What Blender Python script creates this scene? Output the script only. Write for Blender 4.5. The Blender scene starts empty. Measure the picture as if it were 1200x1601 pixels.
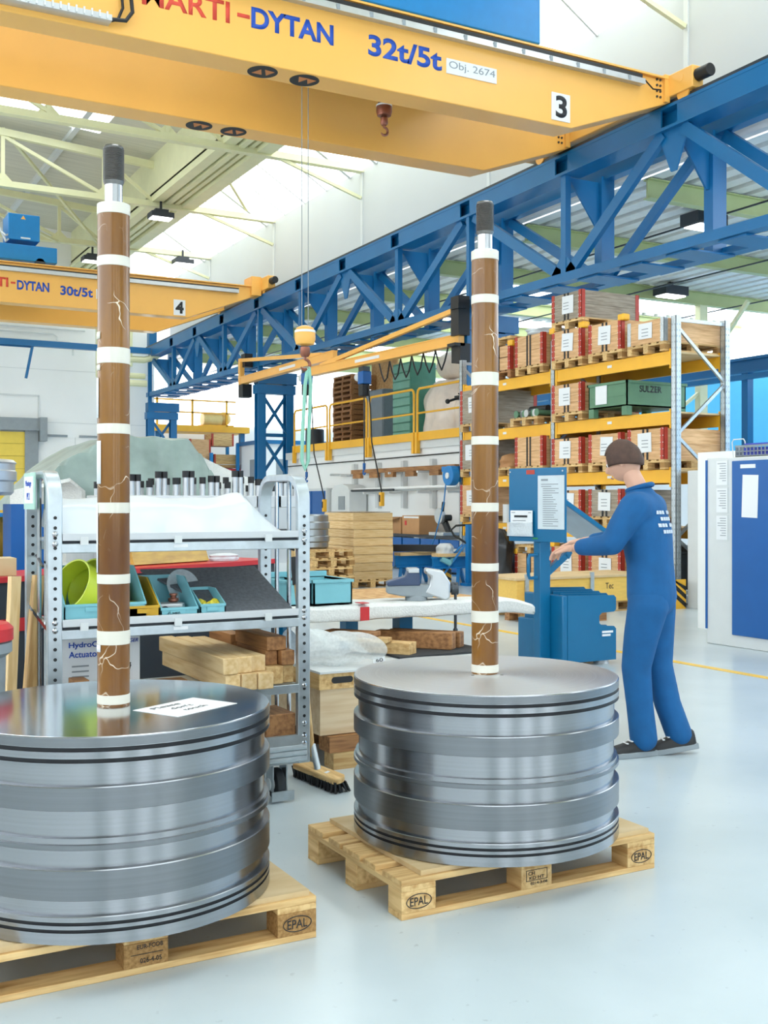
import bpy, bmesh, math, random
from mathutils import Vector, Matrix, Euler
random.seed(7)
S = bpy.context.scene
COL = S.collection
R = math.radians

# ---------------------------------------------------------------- camera, sky, exposure
cam_data = bpy.data.cameras.new('camera')
cam = bpy.data.objects.new('camera', cam_data)
COL.objects.link(cam)
cam.location = (0, 0, 1.5)
cam.rotation_euler = (R(90), 0, -R(28.7415))
cam_data.sensor_fit = 'VERTICAL'
cam_data.sensor_height = 36.0
cam_data.lens = 1714.0 / 1601.0 * 36.0
cam_data.shift_y = -12.5 / 1601.0
cam_data.clip_end = 300
S.camera = cam
W = bpy.data.worlds.new('sky')
S.world = W
W.use_nodes = True
W.node_tree.nodes['Background'].inputs[0].default_value = (0.86, 0.93, 1.0, 1)
W.node_tree.nodes['Background'].inputs[1].default_value = 1.3
S.view_settings.view_transform = 'Standard'
S.view_settings.look = 'None'
S.view_settings.exposure = 0.4
S.view_settings.gamma = 1.0
S.view_settings.use_curve_mapping = False
S.cycles.use_denoising = True
S.cycles.max_bounces = 8
S.cycles.diffuse_bounces = 5
S.cycles.glossy_bounces = 4
S.cycles.sample_clamp_indirect = 8.0
SKYLIGHT = 2.5      # brightness of the daylight in the roof glazing
WINDOW = 3.2  # brightness of the added wall windows

# ---------------------------------------------------------------- materials
def lin(h):
    h = h.lstrip('#')
    o = []
    for i in (0, 2, 4):
        v = int(h[i:i+2], 16) / 255
        o.append(v / 12.92 if v <= 0.04045 else ((v + 0.055) / 1.055) ** 2.4)
    return (*o, 1)

MATS = {}
def mat(name, col, rough=0.5, metal=0.0, var=0.06, scale=6.0, bump=0.0, coat=0.0, stretch=None, rnd=0.0,
        aniso=0.0, trans=0.0, alpha=1.0, col2=None, contrast=None, rvar=0.0, spec=None):
    if name in MATS:
        return MATS[name]
    m = bpy.data.materials.new(name)
    m.use_nodes = True
    nt = m.node_tree
    b = nt.nodes['Principled BSDF']
    c = lin(col)
    b.inputs['Roughness'].default_value = rough
    b.inputs['Metallic'].default_value = metal
    b.inputs['Coat Weight'].default_value = coat
    b.inputs['Coat Roughness'].default_value = 0.15
    b.inputs['Anisotropic'].default_value = aniso
    b.inputs['Transmission Weight'].default_value = trans
    b.inputs['Alpha'].default_value = alpha
    if spec is not None:
        b.inputs['Specular IOR Level'].default_value = spec
    tc = nt.nodes.new('ShaderNodeTexCoord')
    mp = nt.nodes.new('ShaderNodeMapping')
    nt.links.new(tc.outputs['Object'], mp.inputs[0])
    if stretch:
        mp.inputs['Scale'].default_value = stretch
    n = nt.nodes.new('ShaderNodeTexNoise')
    n.inputs['Scale'].default_value = scale
    n.inputs['Detail'].default_value = 5
    nt.links.new(mp.outputs[0], n.inputs['Vector'])
    r = nt.nodes.new('ShaderNodeValToRGB')
    lo, hi = contrast or (0.3, 0.7)
    r.color_ramp.elements[0].position = lo
    r.color_ramp.elements[1].position = hi
    if col2:
        d = lin(col2)
        r.color_ramp.elements[0].color = d
        r.color_ramp.elements[1].color = c
    else:
        r.color_ramp.elements[0].color = tuple(x * (1 - var) for x in c[:3]) + (1,)
        r.color_ramp.elements[1].color = tuple(min(1, x * (1 + var)) for x in c[:3]) + (1,)
    nt.links.new(n.outputs['Fac'], r.inputs[0])
    out = r.outputs[0]
    if rnd:
        oi = nt.nodes.new('ShaderNodeObjectInfo')
        mr = nt.nodes.new('ShaderNodeMapRange')
        mr.inputs['To Min'].default_value = 1 - rnd
        mr.inputs['To Max'].default_value = 1 + rnd
        nt.links.new(oi.outputs['Random'], mr.inputs['Value'])
        hs = nt.nodes.new('ShaderNodeHueSaturation')
        nt.links.new(mr.outputs[0], hs.inputs['Value'])
        nt.links.new(out, hs.inputs['Color'])
        out = hs.outputs[0]
    nt.links.new(out, b.inputs['Base Color'])
    if rvar:
        m2 = nt.nodes.new('ShaderNodeMapRange')
        m2.inputs['To Min'].default_value = rough - rvar
        m2.inputs['To Max'].default_value = rough + rvar
        nt.links.new(n.outputs['Fac'], m2.inputs['Value'])
        nt.links.new(m2.outputs[0], b.inputs['Roughness'])
    if bump:
        bp = nt.nodes.new('ShaderNodeBump')
        bp.inputs['Strength'].default_value = bump
        bp.inputs['Distance'].default_value = 0.01
        nt.links.new(n.outputs['Fac'], bp.inputs['Height'])
        nt.links.new(bp.outputs[0], b.inputs['Normal'])
    MATS[name] = m
    return m

def emit(name, col, strength):
    m = bpy.data.materials.new(name)
    m.use_nodes = True
    nt = m.node_tree
    b = nt.nodes['Principled BSDF']
    b.inputs['Base Color'].default_value = lin('#E8EEF0')
    b.inputs['Emission Color'].default_value = lin(col)
    b.inputs['Emission Strength'].default_value = strength
    return m

def wood(name, c1, c2, axis='x', rnd=0.12, scale=3.0, rough=0.65):
    st = {'x': (1.2, 14, 14), 'y': (14, 1.2, 14), 'z': (14, 14, 1.2)}[axis]
    return mat(name, c1, rough=rough, col2=c2, stretch=st, scale=scale, rnd=rnd, bump=0.15, contrast=(0.32, 0.62))

M = {}
M['yellow'] = mat('crane_yellow_paint', '#F3B658', 0.38, var=0.03, scale=1.2, coat=0.15)
M['yellow2'] = mat('rack_yellow_paint', '#F2B52E', 0.45, var=0.04, scale=3)
M['blue'] = mat('runway_blue_paint', '#0C669C', 0.36, var=0.05, scale=1.5)
M['blueL'] = mat('trestle_blue_paint', '#0F78BC', 0.42, var=0.05)
M['kiosk'] = mat('stand_blue_paint', '#006592', 0.35, var=0.03)
M['trolleyblue'] = mat('crane_trolley_blue_paint', '#1080C4', 0.4, var=0.04)
M['royal'] = mat('cabinet_blue_paint', '#0058A0', 0.4, var=0.03)
M['green'] = mat('roof_steel_pale_green_paint', '#E2E2B8', 0.5, var=0.04, scale=2)
M['olive'] = mat('purlin_green_paint', '#B4BE86', 0.5, var=0.05, scale=2)
M['white'] = mat('white_wall_paint', '#EDEFEE', 0.6, var=0.02, scale=0.7)
M['wallgrey'] = mat('upper_wall_panel_paint', '#C6CACC', 0.55, var=0.02, scale=0.5)
M['roof'] = mat('roof_board_grey', '#CDCBBB', 0.8, var=0.1, stretch=(0.3, 6, 1), scale=1.5)
M['corr'] = mat('corrugated_white_sheet', '#E6E8E5', 0.5, var=0.04)
M['galv'] = mat('galvanised_steel', '#B9C2C7', 0.36, 0.75, var=0.12, scale=14, rvar=0.08)
M['galvL'] = mat('light_grey_rail_plastic', '#C9CDD0', 0.45, 0.1, var=0.03)
M['chrome'] = mat('bright_steel_tube', '#B4B6B8', 0.18, 1.0, var=0.04)
M['steel'] = mat('machined_steel', '#A9B0B5', 0.34, 1.0, var=0.05)
M['darksteel'] = mat('dark_steel', '#4A4E52', 0.4, 0.8, var=0.08)
M['alu'] = mat('aluminium', '#C5C8CA', 0.35, 0.7, var=0.05)
M['black'] = mat('black_plastic', '#17181A', 0.5, var=0.1)
M['rubber'] = mat('dark_rubber', '#2A2D30', 0.75, var=0.15)
M['dkgrey'] = mat('dark_grey_paint', '#2B3139', 0.5, var=0.06)
M['grey'] = mat('mid_grey_paint', '#8E979C', 0.5, var=0.05)
M['ltgrey'] = mat('light_grey_paint', '#D4D8D8', 0.45, var=0.02)
M['red'] = mat('red_paint', '#C7262B', 0.42, var=0.05)
M['dkred'] = mat('red_hinge_paint', '#B23A2A', 0.5, var=0.1, scale=20)
M['teal'] = mat('teal_bin_plastic', '#7ABBC6', 0.45, var=0.04)
M['binyel'] = mat('yellow_bin_plastic', '#C79B22', 0.5, var=0.1)
M['lime'] = mat('lime_plastic', '#C9D93C', 0.4, var=0.05)
M['greenbox'] = mat('green_container_paint', '#5A8466', 0.5, var=0.06)
M['sheet'] = mat('white_plastic_sheet', '#CFD6DA', 0.35, var=0.03, coat=0.3)
M['wrapw'] = mat('wrapped_foil_cream', '#F3E4D4', 0.35, var=0.06, coat=0.4)
M['paper'] = mat('white_paper', '#E4E7E9', 0.7, var=0.01)
M['ink'] = mat('black_ink', '#26282B', 0.7, var=0.02)
M['grink'] = mat('grey_print', '#8D9499', 0.7, var=0.02)
M['blink'] = mat('blue_lettering', '#1B4EB4', 0.5, var=0.02)
M['redink'] = mat('red_lettering', '#E04A34', 0.5, var=0.02)
M['card'] = mat('cardboard', '#B98B5E', 0.75, var=0.06)
M['tarp'] = mat('grey_green_tarpaulin', '#7E908A', 0.42, var=0.2, scale=3.5, bump=1.0, coat=0.2)
M['cloth'] = mat('navy_work_cloth', '#00548C', 0.8, var=0.1, scale=12, bump=0.3)
M['skin'] = mat('skin', '#D3A48C', 0.55, var=0.05)
M['hair'] = mat('brown_hair', '#4A342A', 0.7, var=0.2, scale=30)
M['felt'] = mat('grey_felt', '#5A5E63', 0.9, var=0.2, scale=60)
M['osb'] = mat('osb_board', '#D0A873', 0.75, col2='#B98A54', scale=18, contrast=(0.4, 0.6))
M['ply'] = mat('plywood_sheet', '#D9C29A', 0.6, col2='#C5A878', stretch=(1, 5, 1), scale=3)
M['chip'] = mat('chipboard_block', '#B98F58', 0.8, col2='#8A6434', scale=90, rnd=0.08)
M['epoxyline'] = mat('yellow_floor_tape', '#EFC244', 0.4, var=0.05)
M['blwall'] = mat('light_blue_wall_paint', '#4FB3E6', 0.6, var=0.02)
M['brass'] = mat('copper_part', '#8E5A48', 0.35, 0.6, var=0.1)
for ax in 'xyz':
    M['pale' + ax] = wood('pale_spruce_' + ax, '#E3C694', '#CFA970', ax)
    M['pallet' + ax] = wood('pallet_wood_' + ax, '#DDBB82', '#B98E55', ax, rnd=0.15)
    M['old' + ax] = wood('weathered_wood_' + ax, '#A9794A', '#7A5130', ax, rnd=0.18)
    M['crate' + ax] = wood('crate_wood_' + ax, '#DFB586', '#C59766', ax, rnd=0.08)
    M['greyw' + ax] = wood('greyed_wood_' + ax, '#A59A88', '#847868', ax, rnd=0.05)
M['skyglass'] = emit('daylit_roof_glazing', '#F6FBFF', SKYLIGHT)
M['winglass'] = emit('added_window_glow', '#F2F8FF', WINDOW)  # for windows added to light the hall and aisle
M['lamp'] = emit('lamp_diffuser', '#FFFFFF', 6.0)

# epoxy floor
fm = bpy.data.materials.new('epoxy_floor')
fm.use_nodes = True
nt = fm.node_tree
b = nt.nodes['Principled BSDF']
b.inputs['Roughness'].default_value = 0.3
b.inputs['Coat Weight'].default_value = 0.25
b.inputs['Coat Roughness'].default_value = 0.2
tc = nt.nodes.new('ShaderNodeTexCoord')
n1 = nt.nodes.new('ShaderNodeTexNoise'); n1.inputs['Scale'].default_value = 1.3; n1.inputs['Detail'].default_value = 8
n2 = nt.nodes.new('ShaderNodeTexNoise'); n2.inputs['Scale'].default_value = 22; n2.inputs['Detail'].default_value = 6
r1 = nt.nodes.new('ShaderNodeValToRGB')
r1.color_ramp.elements[0].position = .35; r1.color_ramp.elements[0].color = lin('#BCC8CC')
r1.color_ramp.elements[1].position = .65; r1.color_ramp.elements[1].color = lin('#C8D3D7')
r2 = nt.nodes.new('ShaderNodeValToRGB')
r2.color_ramp.elements[0].position = .24; r2.color_ramp.elements[0].color = (.55, .55, .57, 1)
r2.color_ramp.elements[1].position = .33; r2.color_ramp.elements[1].color = (1, 1, 1, 1)
mx = nt.nodes.new('ShaderNodeMixRGB'); mx.blend_type = 'MULTIPLY'; mx.inputs[0].default_value = .6
for n_ in (n1, n2):
    nt.links.new(tc.outputs['Object'], n_.inputs['Vector'])
nt.links.new(n1.outputs['Fac'], r1.inputs[0]); nt.links.new(n2.outputs['Fac'], r2.inputs[0])
nt.links.new(r1.outputs[0], mx.inputs[1]); nt.links.new(r2.outputs[0], mx.inputs[2])
nt.links.new(mx.outputs[0], b.inputs['Base Color'])
M['floor'] = fm

# turned piston steel: fine circular tool marks, tangent around the axis
def turned(name, col, rough, aniso, rings):
    m = bpy.data.materials.new(name); m.use_nodes = True
    nt = m.node_tree; b = nt.nodes['Principled BSDF']
    b.inputs['Metallic'].default_value = 1.0
    b.inputs['Anisotropic'].default_value = aniso
    b.inputs['Anisotropic Rotation'].default_value = 0.25
    tg = nt.nodes.new('ShaderNodeTangent'); tg.direction_type = 'RADIAL'; tg.axis = 'Z'
    nt.links.new(tg.outputs[0], b.inputs['Tangent'])
    tc = nt.nodes.new('ShaderNodeTexCoord')
    sx = nt.nodes.new('ShaderNodeSeparateXYZ'); nt.links.new(tc.outputs['Object'], sx.inputs[0])
    ln = nt.nodes.new('ShaderNodeVectorMath'); ln.operation = 'LENGTH'
    cx = nt.nodes.new('ShaderNodeCombineXYZ')
    nt.links.new(sx.outputs[0], cx.inputs[0]); nt.links.new(sx.outputs[1], cx.inputs[1])
    nt.links.new(cx.outputs[0], ln.inputs[0])
    c2 = nt.nodes.new('ShaderNodeCombineXYZ')
    nt.links.new(ln.outputs['Value'], c2.inputs[0]); nt.links.new(sx.outputs[2], c2.inputs[2])
    n = nt.nodes.new('ShaderNodeTexNoise'); n.inputs['Scale'].default_value = rings; n.inputs['Detail'].default_value = 3
    nt.links.new(c2.outputs[0], n.inputs['Vector'])
    r = nt.nodes.new('ShaderNodeValToRGB')
    c = lin(col)
    r.color_ramp.elements[0].position = .3; r.color_ramp.elements[0].color = tuple(x * .93 for x in c[:3]) + (1,)
    r.color_ramp.elements[1].position = .7; r.color_ramp.elements[1].color = tuple(min(1, x * 1.05) for x in c[:3]) + (1,)
    nt.links.new(n.outputs['Fac'], r.inputs[0]); nt.links.new(r.outputs[0], b.inputs['Base Color'])
    mr = nt.nodes.new('ShaderNodeMapRange'); mr.inputs['To Min'].default_value = rough * .88; mr.inputs['To Max'].default_value = rough * 1.12
    nt.links.new(n.outputs['Fac'], mr.inputs['Value']); nt.links.new(mr.outputs[0], b.inputs['Roughness'])
    return m
M['turned'] = turned('turned_piston_steel', '#989B9F', 0.25, 0.8, 120)
M['faced'] = turned('faced_piston_steel', '#D2D5D8', 0.38, 0.6, 160)
M['band'] = turned('dull_piston_band', '#7D8185', 0.36, 0.6, 90)
M['polished'] = mat('polished_piston_steel', '#C6CACE', 0.13, 1.0, var=.05, scale=3, rvar=.05)
M['thread'] = mat('thread_steel', '#84817E', 0.3, 1.0, var=0.1)
M['ring'] = mat('dark_groove_shade', '#2A2B2E', 0.5, 0.6, var=0.1)  # black for the shade painted into the piston grooves
M['tape'] = mat('white_masking_tape', '#D9D5C8', 0.5, var=0.03, scale=10)

# amber oiled paper under crinkled clear film
am = bpy.data.materials.new('amber_wrap_under_film'); am.use_nodes = True
nt = am.node_tree; b = nt.nodes['Principled BSDF']
b.inputs['Roughness'].default_value = 0.32; b.inputs['Coat Weight'].default_value = 0.35; b.inputs['Coat Roughness'].default_value = 0.1; b.inputs['Specular IOR Level'].default_value = 0.3
tc = nt.nodes.new('ShaderNodeTexCoord')
nz = nt.nodes.new('ShaderNodeTexNoise'); nz.inputs['Scale'].default_value = 5; nz.inputs['Detail'].default_value = 6
mpz = nt.nodes.new('ShaderNodeMapping'); mpz.inputs['Scale'].default_value = (1, 1, .25)
nt.links.new(tc.outputs['Object'], mpz.inputs[0]); nt.links.new(mpz.outputs[0], nz.inputs['Vector'])
rz = nt.nodes.new('ShaderNodeValToRGB')
rz.color_ramp.elements[0].position = .3; rz.color_ramp.elements[0].color = lin('#5E3509')
rz.color_ramp.elements[1].position = .75; rz.color_ramp.elements[1].color = lin('#98671D')
nt.links.new(nz.outputs['Fac'], rz.inputs[0])
dn = nt.nodes.new('ShaderNodeTexNoise'); dn.inputs['Scale'].default_value = 9
nt.links.new(tc.outputs['Object'], dn.inputs['Vector'])
ad = nt.nodes.new('ShaderNodeMixRGB'); ad.inputs[0].default_value = .12
nt.links.new(tc.outputs['Object'], ad.inputs[1]); nt.links.new(dn.outputs['Color'], ad.inputs[2])
vo = nt.nodes.new('ShaderNodeTexVoronoi'); vo.feature = 'DISTANCE_TO_EDGE'; vo.inputs['Scale'].default_value = 9
nt.links.new(ad.outputs[0], vo.inputs['Vector'])
ve = nt.nodes.new('ShaderNodeValToRGB')
ve.color_ramp.elements[0].position = .006; ve.color_ramp.elements[0].color = (1, 1, 1, 1)
ve.color_ramp.elements[1].position = .013; ve.color_ramp.elements[1].color = (0, 0, 0, 1)
nt.links.new(vo.outputs['Distance'], ve.inputs[0])
ms = nt.nodes.new('ShaderNodeTexNoise'); ms.inputs['Scale'].default_value = 6
nt.links.new(tc.outputs['Object'], ms.inputs['Vector'])
mr_ = nt.nodes.new('ShaderNodeValToRGB'); mr_.color_ramp.elements[0].position = .5; mr_.color_ramp.elements[1].position = .62
nt.links.new(ms.outputs['Fac'], mr_.inputs[0])
mu = nt.nodes.new('ShaderNodeMath'); mu.operation = 'MULTIPLY'
nt.links.new(ve.outputs[0], mu.inputs[0]); nt.links.new(mr_.outputs[0], mu.inputs[1])
mxx = nt.nodes.new('ShaderNodeMixRGB'); mxx.inputs[2].default_value = lin('#E6D6BE')
nt.links.new(mu.outputs[0], mxx.inputs[0]); nt.links.new(rz.outputs[0], mxx.inputs[1])
nt.links.new(mxx.outputs[0], b.inputs['Base Color'])
M['amber'] = am

# clear, bubbly packing film
def film(name, col, alpha):
    m = mat(name, col, 0.3, var=0.1, scale=60, bump=0.35, alpha=alpha, coat=0.3)
    return m
M['bubble'] = film('bubble_wrap', '#EEF5F7', 0.5)
M['foam'] = mat('white_foam_sheet', '#DFDFDB', 0.7, var=0.08, scale=90, bump=0.5)
M['clear'] = film('clear_plastic', '#E6EEF2', 0.35)

# ---------------------------------------------------------------- mesh helpers
class MB:
    def __init__(s):
        s.v, s.f = [], []
    def add(s, vs, fs):
        o = len(s.v)
        s.v += [tuple(p) for p in vs]
        s.f += [tuple(i + o for i in f) for f in fs]
        return s
    def box(s, x0, x1, y0, y1, z0, z1):
        vs = [(x0,y0,z0),(x1,y0,z0),(x1,y1,z0),(x0,y1,z0),(x0,y0,z1),(x1,y0,z1),(x1,y1,z1),(x0,y1,z1)]
        return s.add(vs, [(3,2,1,0),(4,5,6,7),(0,1,5,4),(1,2,6,5),(2,3,7,6),(3,0,4,7)])
    def obox(s, c, size, rot=(0,0,0)):
        E_ = Euler(rot).to_matrix(); c = Vector(c); a = [q/2 for q in size]
        vs = [c + E_ @ Vector((i*a[0], j*a[1], k*a[2])) for k in (-1,1) for i,j in ((-1,-1),(1,-1),(1,1),(-1,1))]
        return s.add(vs, [(3,2,1,0),(4,5,6,7),(0,1,5,4),(1,2,6,5),(2,3,7,6),(3,0,4,7)])
    def bar(s, p0, p1, w, h, up=(0,0,1)):
        p0, p1 = Vector(p0), Vector(p1); d = (p1-p0).normalized(); up = Vector(up)
        if abs(d.dot(up)) > .98: up = Vector((1,0,0)) if abs(d.x) < .9 else Vector((0,1,0))
        a = d.cross(up).normalized(); u = a.cross(d)
        vs = [p + a*i*w/2 + u*j*h/2 for p in (p0,p1) for i,j in ((-1,-1),(1,-1),(1,1),(-1,1))]
        return s.add(vs, [(3,2,1,0),(4,5,6,7),(0,1,5,4),(1,2,6,5),(2,3,7,6),(3,0,4,7)])
    def cyl(s, p0, p1, r, n=16, r2=None):
        p0, p1 = Vector(p0), Vector(p1); d = (p1-p0).normalized(); r2 = r if r2 is None else r2
        up = Vector((0,0,1)) if abs(d.z) < .9 else Vector((1,0,0))
        a = d.cross(up).normalized(); u = a.cross(d)
        vs = [p + (a*math.cos(t) + u*math.sin(t))*q for p,q in ((p0,r),(p1,r2)) for t in [2*math.pi*i/n for i in range(n)]]
        fs = [(i, (i+1)%n, n+(i+1)%n, n+i) for i in range(n)] + [tuple(range(n-1,-1,-1)), tuple(range(n,2*n))]
        return s.add(vs, fs)
    def tube(s, pts, r, n=8, closed=False):
        pts = [Vector(p) for p in pts]; L = len(pts); rings = []
        prev = None
        for i,p in enumerate(pts):
            a = pts[i-1] if (i > 0 or closed) else p
            c = pts[(i+1) % L] if (i < L-1 or closed) else p
            d = (c-a).normalized()
            if prev is None:
                up = Vector((0,0,1)) if abs(d.z) < .9 else Vector((1,0,0))
                x = d.cross(up).normalized()
            else:
                x = (prev - d*prev.dot(d)).normalized()
            prev = x; y = d.cross(x)
            rr = r[i] if isinstance(r, (list,tuple)) else r
            rings.append([p + (x*math.cos(t)+y*math.sin(t))*rr for t in [2*math.pi*k/n for k in range(n)]])
        vs = [q for g in rings for q in g]; fs = []
        for i in range(L if closed else L-1):
            j = (i+1) % L
            fs += [(i*n+k, i*n+(k+1)%n, j*n+(k+1)%n, j*n+k) for k in range(n)]
        if not closed:
            fs += [tuple(range(n-1,-1,-1)), tuple((L-1)*n+k for k in range(n))]
        return s.add(vs, fs)
    def lathe(s, prof, n=48, c=(0,0,0)):
        vs, fs = [], []
        for r_,z in prof:
            vs += [(c[0]+r_*math.cos(2*math.pi*i/n), c[1]+r_*math.sin(2*math.pi*i/n), c[2]+z) for i in range(n)]
        for k in range(len(prof)-1):
            fs += [(k*n+i, k*n+(i+1)%n, (k+1)*n+(i+1)%n, (k+1)*n+i) for i in range(n)]
        fs += [tuple(range(n-1,-1,-1)), tuple((len(prof)-1)*n+i for i in range(n))]
        return s.add(vs, fs)
    def prism(s, poly, axis, a0, a1):
        def P(p, a):
            return {'x': (a,p[0],p[1]), 'y': (p[0],a,p[1]), 'z': (p[0],p[1],a)}[axis]
        n = len(poly)
        vs = [P(p,a0) for p in poly] + [P(p,a1) for p in poly]
        return s.add(vs, [(i,(i+1)%n,n+(i+1)%n,n+i) for i in range(n)] + [tuple(range(n-1,-1,-1)), tuple(range(n,2*n))])
    def ball(s, c, r, n=14, sc=(1,1,1)):
        vs, fs = [], []
        m_ = n//2
        for k in range(1, m_):
            p = math.pi*k/m_
            vs += [(c[0]+r*sc[0]*math.sin(p)*math.cos(2*math.pi*i/n), c[1]+r*sc[1]*math.sin(p)*math.sin(2*math.pi*i/n), c[2]+r*sc[2]*math.cos(p)) for i in range(n)]
        for k in range(m_-2):
            fs += [(k*n+i,(k+1)*n+i,(k+1)*n+(i+1)%n,k*n+(i+1)%n) for i in range(n)]
        t = len(vs); vs += [(c[0],c[1],c[2]+r*sc[2]), (c[0],c[1],c[2]-r*sc[2])]
        fs += [(t,i,(i+1)%n) for i in range(n)] + [(t+1,(m_-2)*n+(i+1)%n,(m_-2)*n+i) for i in range(n)]
        return s.add(vs, fs)
    def grid(s, fn, nu, nv):
        vs = [fn(i/(nu-1), j/(nv-1)) for j in range(nv) for i in range(nu)]
        return s.add(vs, [(j*nu+i, j*nu+i+1, (j+1)*nu+i+1, (j+1)*nu+i) for j in range(nv-1) for i in range(nu-1)])
    def build(s, name, m, parent=None, world=False, bevel=0, solid=0, sub=0, angle=35):
        off = Vector((0,0,0))
        if world and parent is not None:
            off = WORLDLOC[parent.name]
        me = bpy.data.meshes.new(name)
        me.from_pydata([tuple(Vector(p)-off) for p in s.v], [], s.f)
        bm = bmesh.new(); bm.from_mesh(me)
        bmesh.ops.recalc_face_normals(bm, faces=bm.faces)
        bm.to_mesh(me); bm.free()
        me.polygons.foreach_set('use_smooth', [True]*len(me.polygons))
        me.set_sharp_from_angle(angle=R(angle))
        me.materials.append(M[m] if isinstance(m, str) else m)
        o = bpy.data.objects.new(name, me)
        COL.objects.link(o)
        if parent is not None: o.parent = parent
        if solid:
            md = o.modifiers.new('thickness', 'SOLIDIFY'); md.thickness = solid; md.offset = 0
        if sub:
            md = o.modifiers.new('smooth', 'SUBSURF'); md.levels = sub; md.render_levels = sub
        if bevel:
            md = o.modifiers.new('bevel', 'BEVEL'); md.width = bevel; md.segments = 2; md.limit_method = 'ANGLE'; md.angle_limit = R(40)
            md.harden_normals = False
        return o

WORLDLOC = {}
def tag(o, label, cat, group=None, kind=None):
    if label: o['label'] = label
    if cat: o['category'] = cat
    if group: o['group'] = group
    if kind: o['kind'] = kind
    return o
def thing(name, label, cat, loc=(0,0,0), rz=0, group=None):
    o = bpy.data.objects.new(name, None); COL.objects.link(o)
    o.location = loc; o.rotation_euler = (0,0,rz); o.empty_display_size = .1
    WORLDLOC[o.name] = Vector(loc)
    return tag(o, label, cat, group)
def solo(name, label, cat, mb, m, group=None, kind=None, **kw):
    xs = [p[0] for p in mb.v]; ys = [p[1] for p in mb.v]; z = min(p[2] for p in mb.v)
    c = Vector(((min(xs)+max(xs))/2, (min(ys)+max(ys))/2, z))
    mb.v = [tuple(Vector(p)-c) for p in mb.v]
    o = mb.build(name, m, **kw); o.location = c
    WORLDLOC[o.name] = c
    return tag(o, label, cat, group, kind)
def struct(name, mb, m, **kw):
    return tag(mb.build(name, m, **kw), None, None, kind='structure')
def dup(root, loc, rz=None, label=None, group=None):
    r_ = root.copy(); COL.objects.link(r_); r_.location = loc
    if rz is not None: r_.rotation_euler = (0,0,rz)
    if label: r_['label'] = label
    if group: r_['group'] = group
    WORLDLOC[r_.name] = Vector(loc)
    for ch in list(root.children):
        c_ = ch.copy(); COL.objects.link(c_); c_.parent = r_
        for g in list(ch.children):
            d_ = g.copy(); COL.objects.link(d_); d_.parent = c_
    return r_
FACE_Y = (R(90), 0, 0)            # lettering on a face that looks towards -Y
FACE_X = (R(90), 0, -R(90))       # lettering on a face that looks towards -X
def text(s, w, h, loc, rot, m, parent, name='lettering', bold=0.0, shear=0.0, depth=0.0015, world=False):
    cu = bpy.data.curves.new('t', 'FONT'); cu.body = s; cu.offset = bold; cu.shear = shear; cu.extrude = 0
    to = bpy.data.objects.new('t', cu); COL.objects.link(to)
    dg = bpy.context.evaluated_depsgraph_get(); dg.update()
    me = bpy.data.meshes.new_from_object(to.evaluated_get(dg))
    bpy.data.objects.remove(to); bpy.data.curves.remove(cu)
    xs = [v.co.x for v in me.vertices]; ys = [v.co.y for v in me.vertices]
    kx = w/(max(xs)-min(xs)); ky = h/(max(ys)-min(ys)) if h else kx
    x0, y0 = min(xs), min(ys)
    for v in me.vertices: v.co = Vector(((v.co.x-x0)*kx, (v.co.y-y0)*ky, 0))
    me.name = name
    me.materials.clear(); me.materials.append(M[m])
    o = bpy.data.objects.new(name, me); COL.objects.link(o)
    md = o.modifiers.new('thickness', 'SOLIDIFY'); md.thickness = depth; md.offset = 0
    if parent is not None:
        o.parent = parent
        if world: loc = Vector(loc) - WORLDLOC[parent.name]
    o.location = loc; o.rotation_euler = rot
    return o
# ================================================================= the hall
struct('floor', MB().box(-12, 34, -18, 60, -.1, 0), 'floor')
solo('floor_marking_tape', 'yellow aisle marking line taped along the pale blue-grey floor', 'floor line',
     MB().box(7.39, 7.49, -8, 26, 0.0005, .003), 'epoxyline')

YB, YE = -17.0, 42.6
# side wall over the crane runway, with panel joints at every roof frame
FR = [37.9, 32.0, 26.0, 20.0, 14.0]
struct('wall_right', MB().box(13.6, 13.75, YB, YE, 7.45, 10.45), 'wallgrey')
j = MB()
for y in FR: j.box(13.57, 13.61, y-.05, y+.05, 7.45, 10.45)
struct('trim_1', j, 'ltgrey')
struct('wall_left', MB().box(-9.2, -9, YB, YE, 0, 3.2).box(-9.2, -9, YB, YE, 8.4, 13.2)
       .box(-9.2, -9, 34, YE, 3.2, 8.4).box(-9.2, -9, YB, -15, 3.2, 8.4), 'white')
for k in range(8):
    y0 = -15 + k*6.125
    fr = MB()
    for i in range(5): fr.box(-9.16, -9.02, y0+i*6.125/4-.06, y0+i*6.125/4+.06, 3.2, 8.4)
    for z in (3.2, 5.0, 6.7, 8.34): fr.box(-9.16, -9.02, y0, y0+6.125, z, z+.08)
    w = struct('window_%d' % (k+1), MB().box(-9.14, -9.1, y0+.06, y0+6.06, 3.2, 8.4), 'winglass')  # side window out of view, added for light and reflections
    fr.build('window_frame', 'ltgrey', w)
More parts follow.
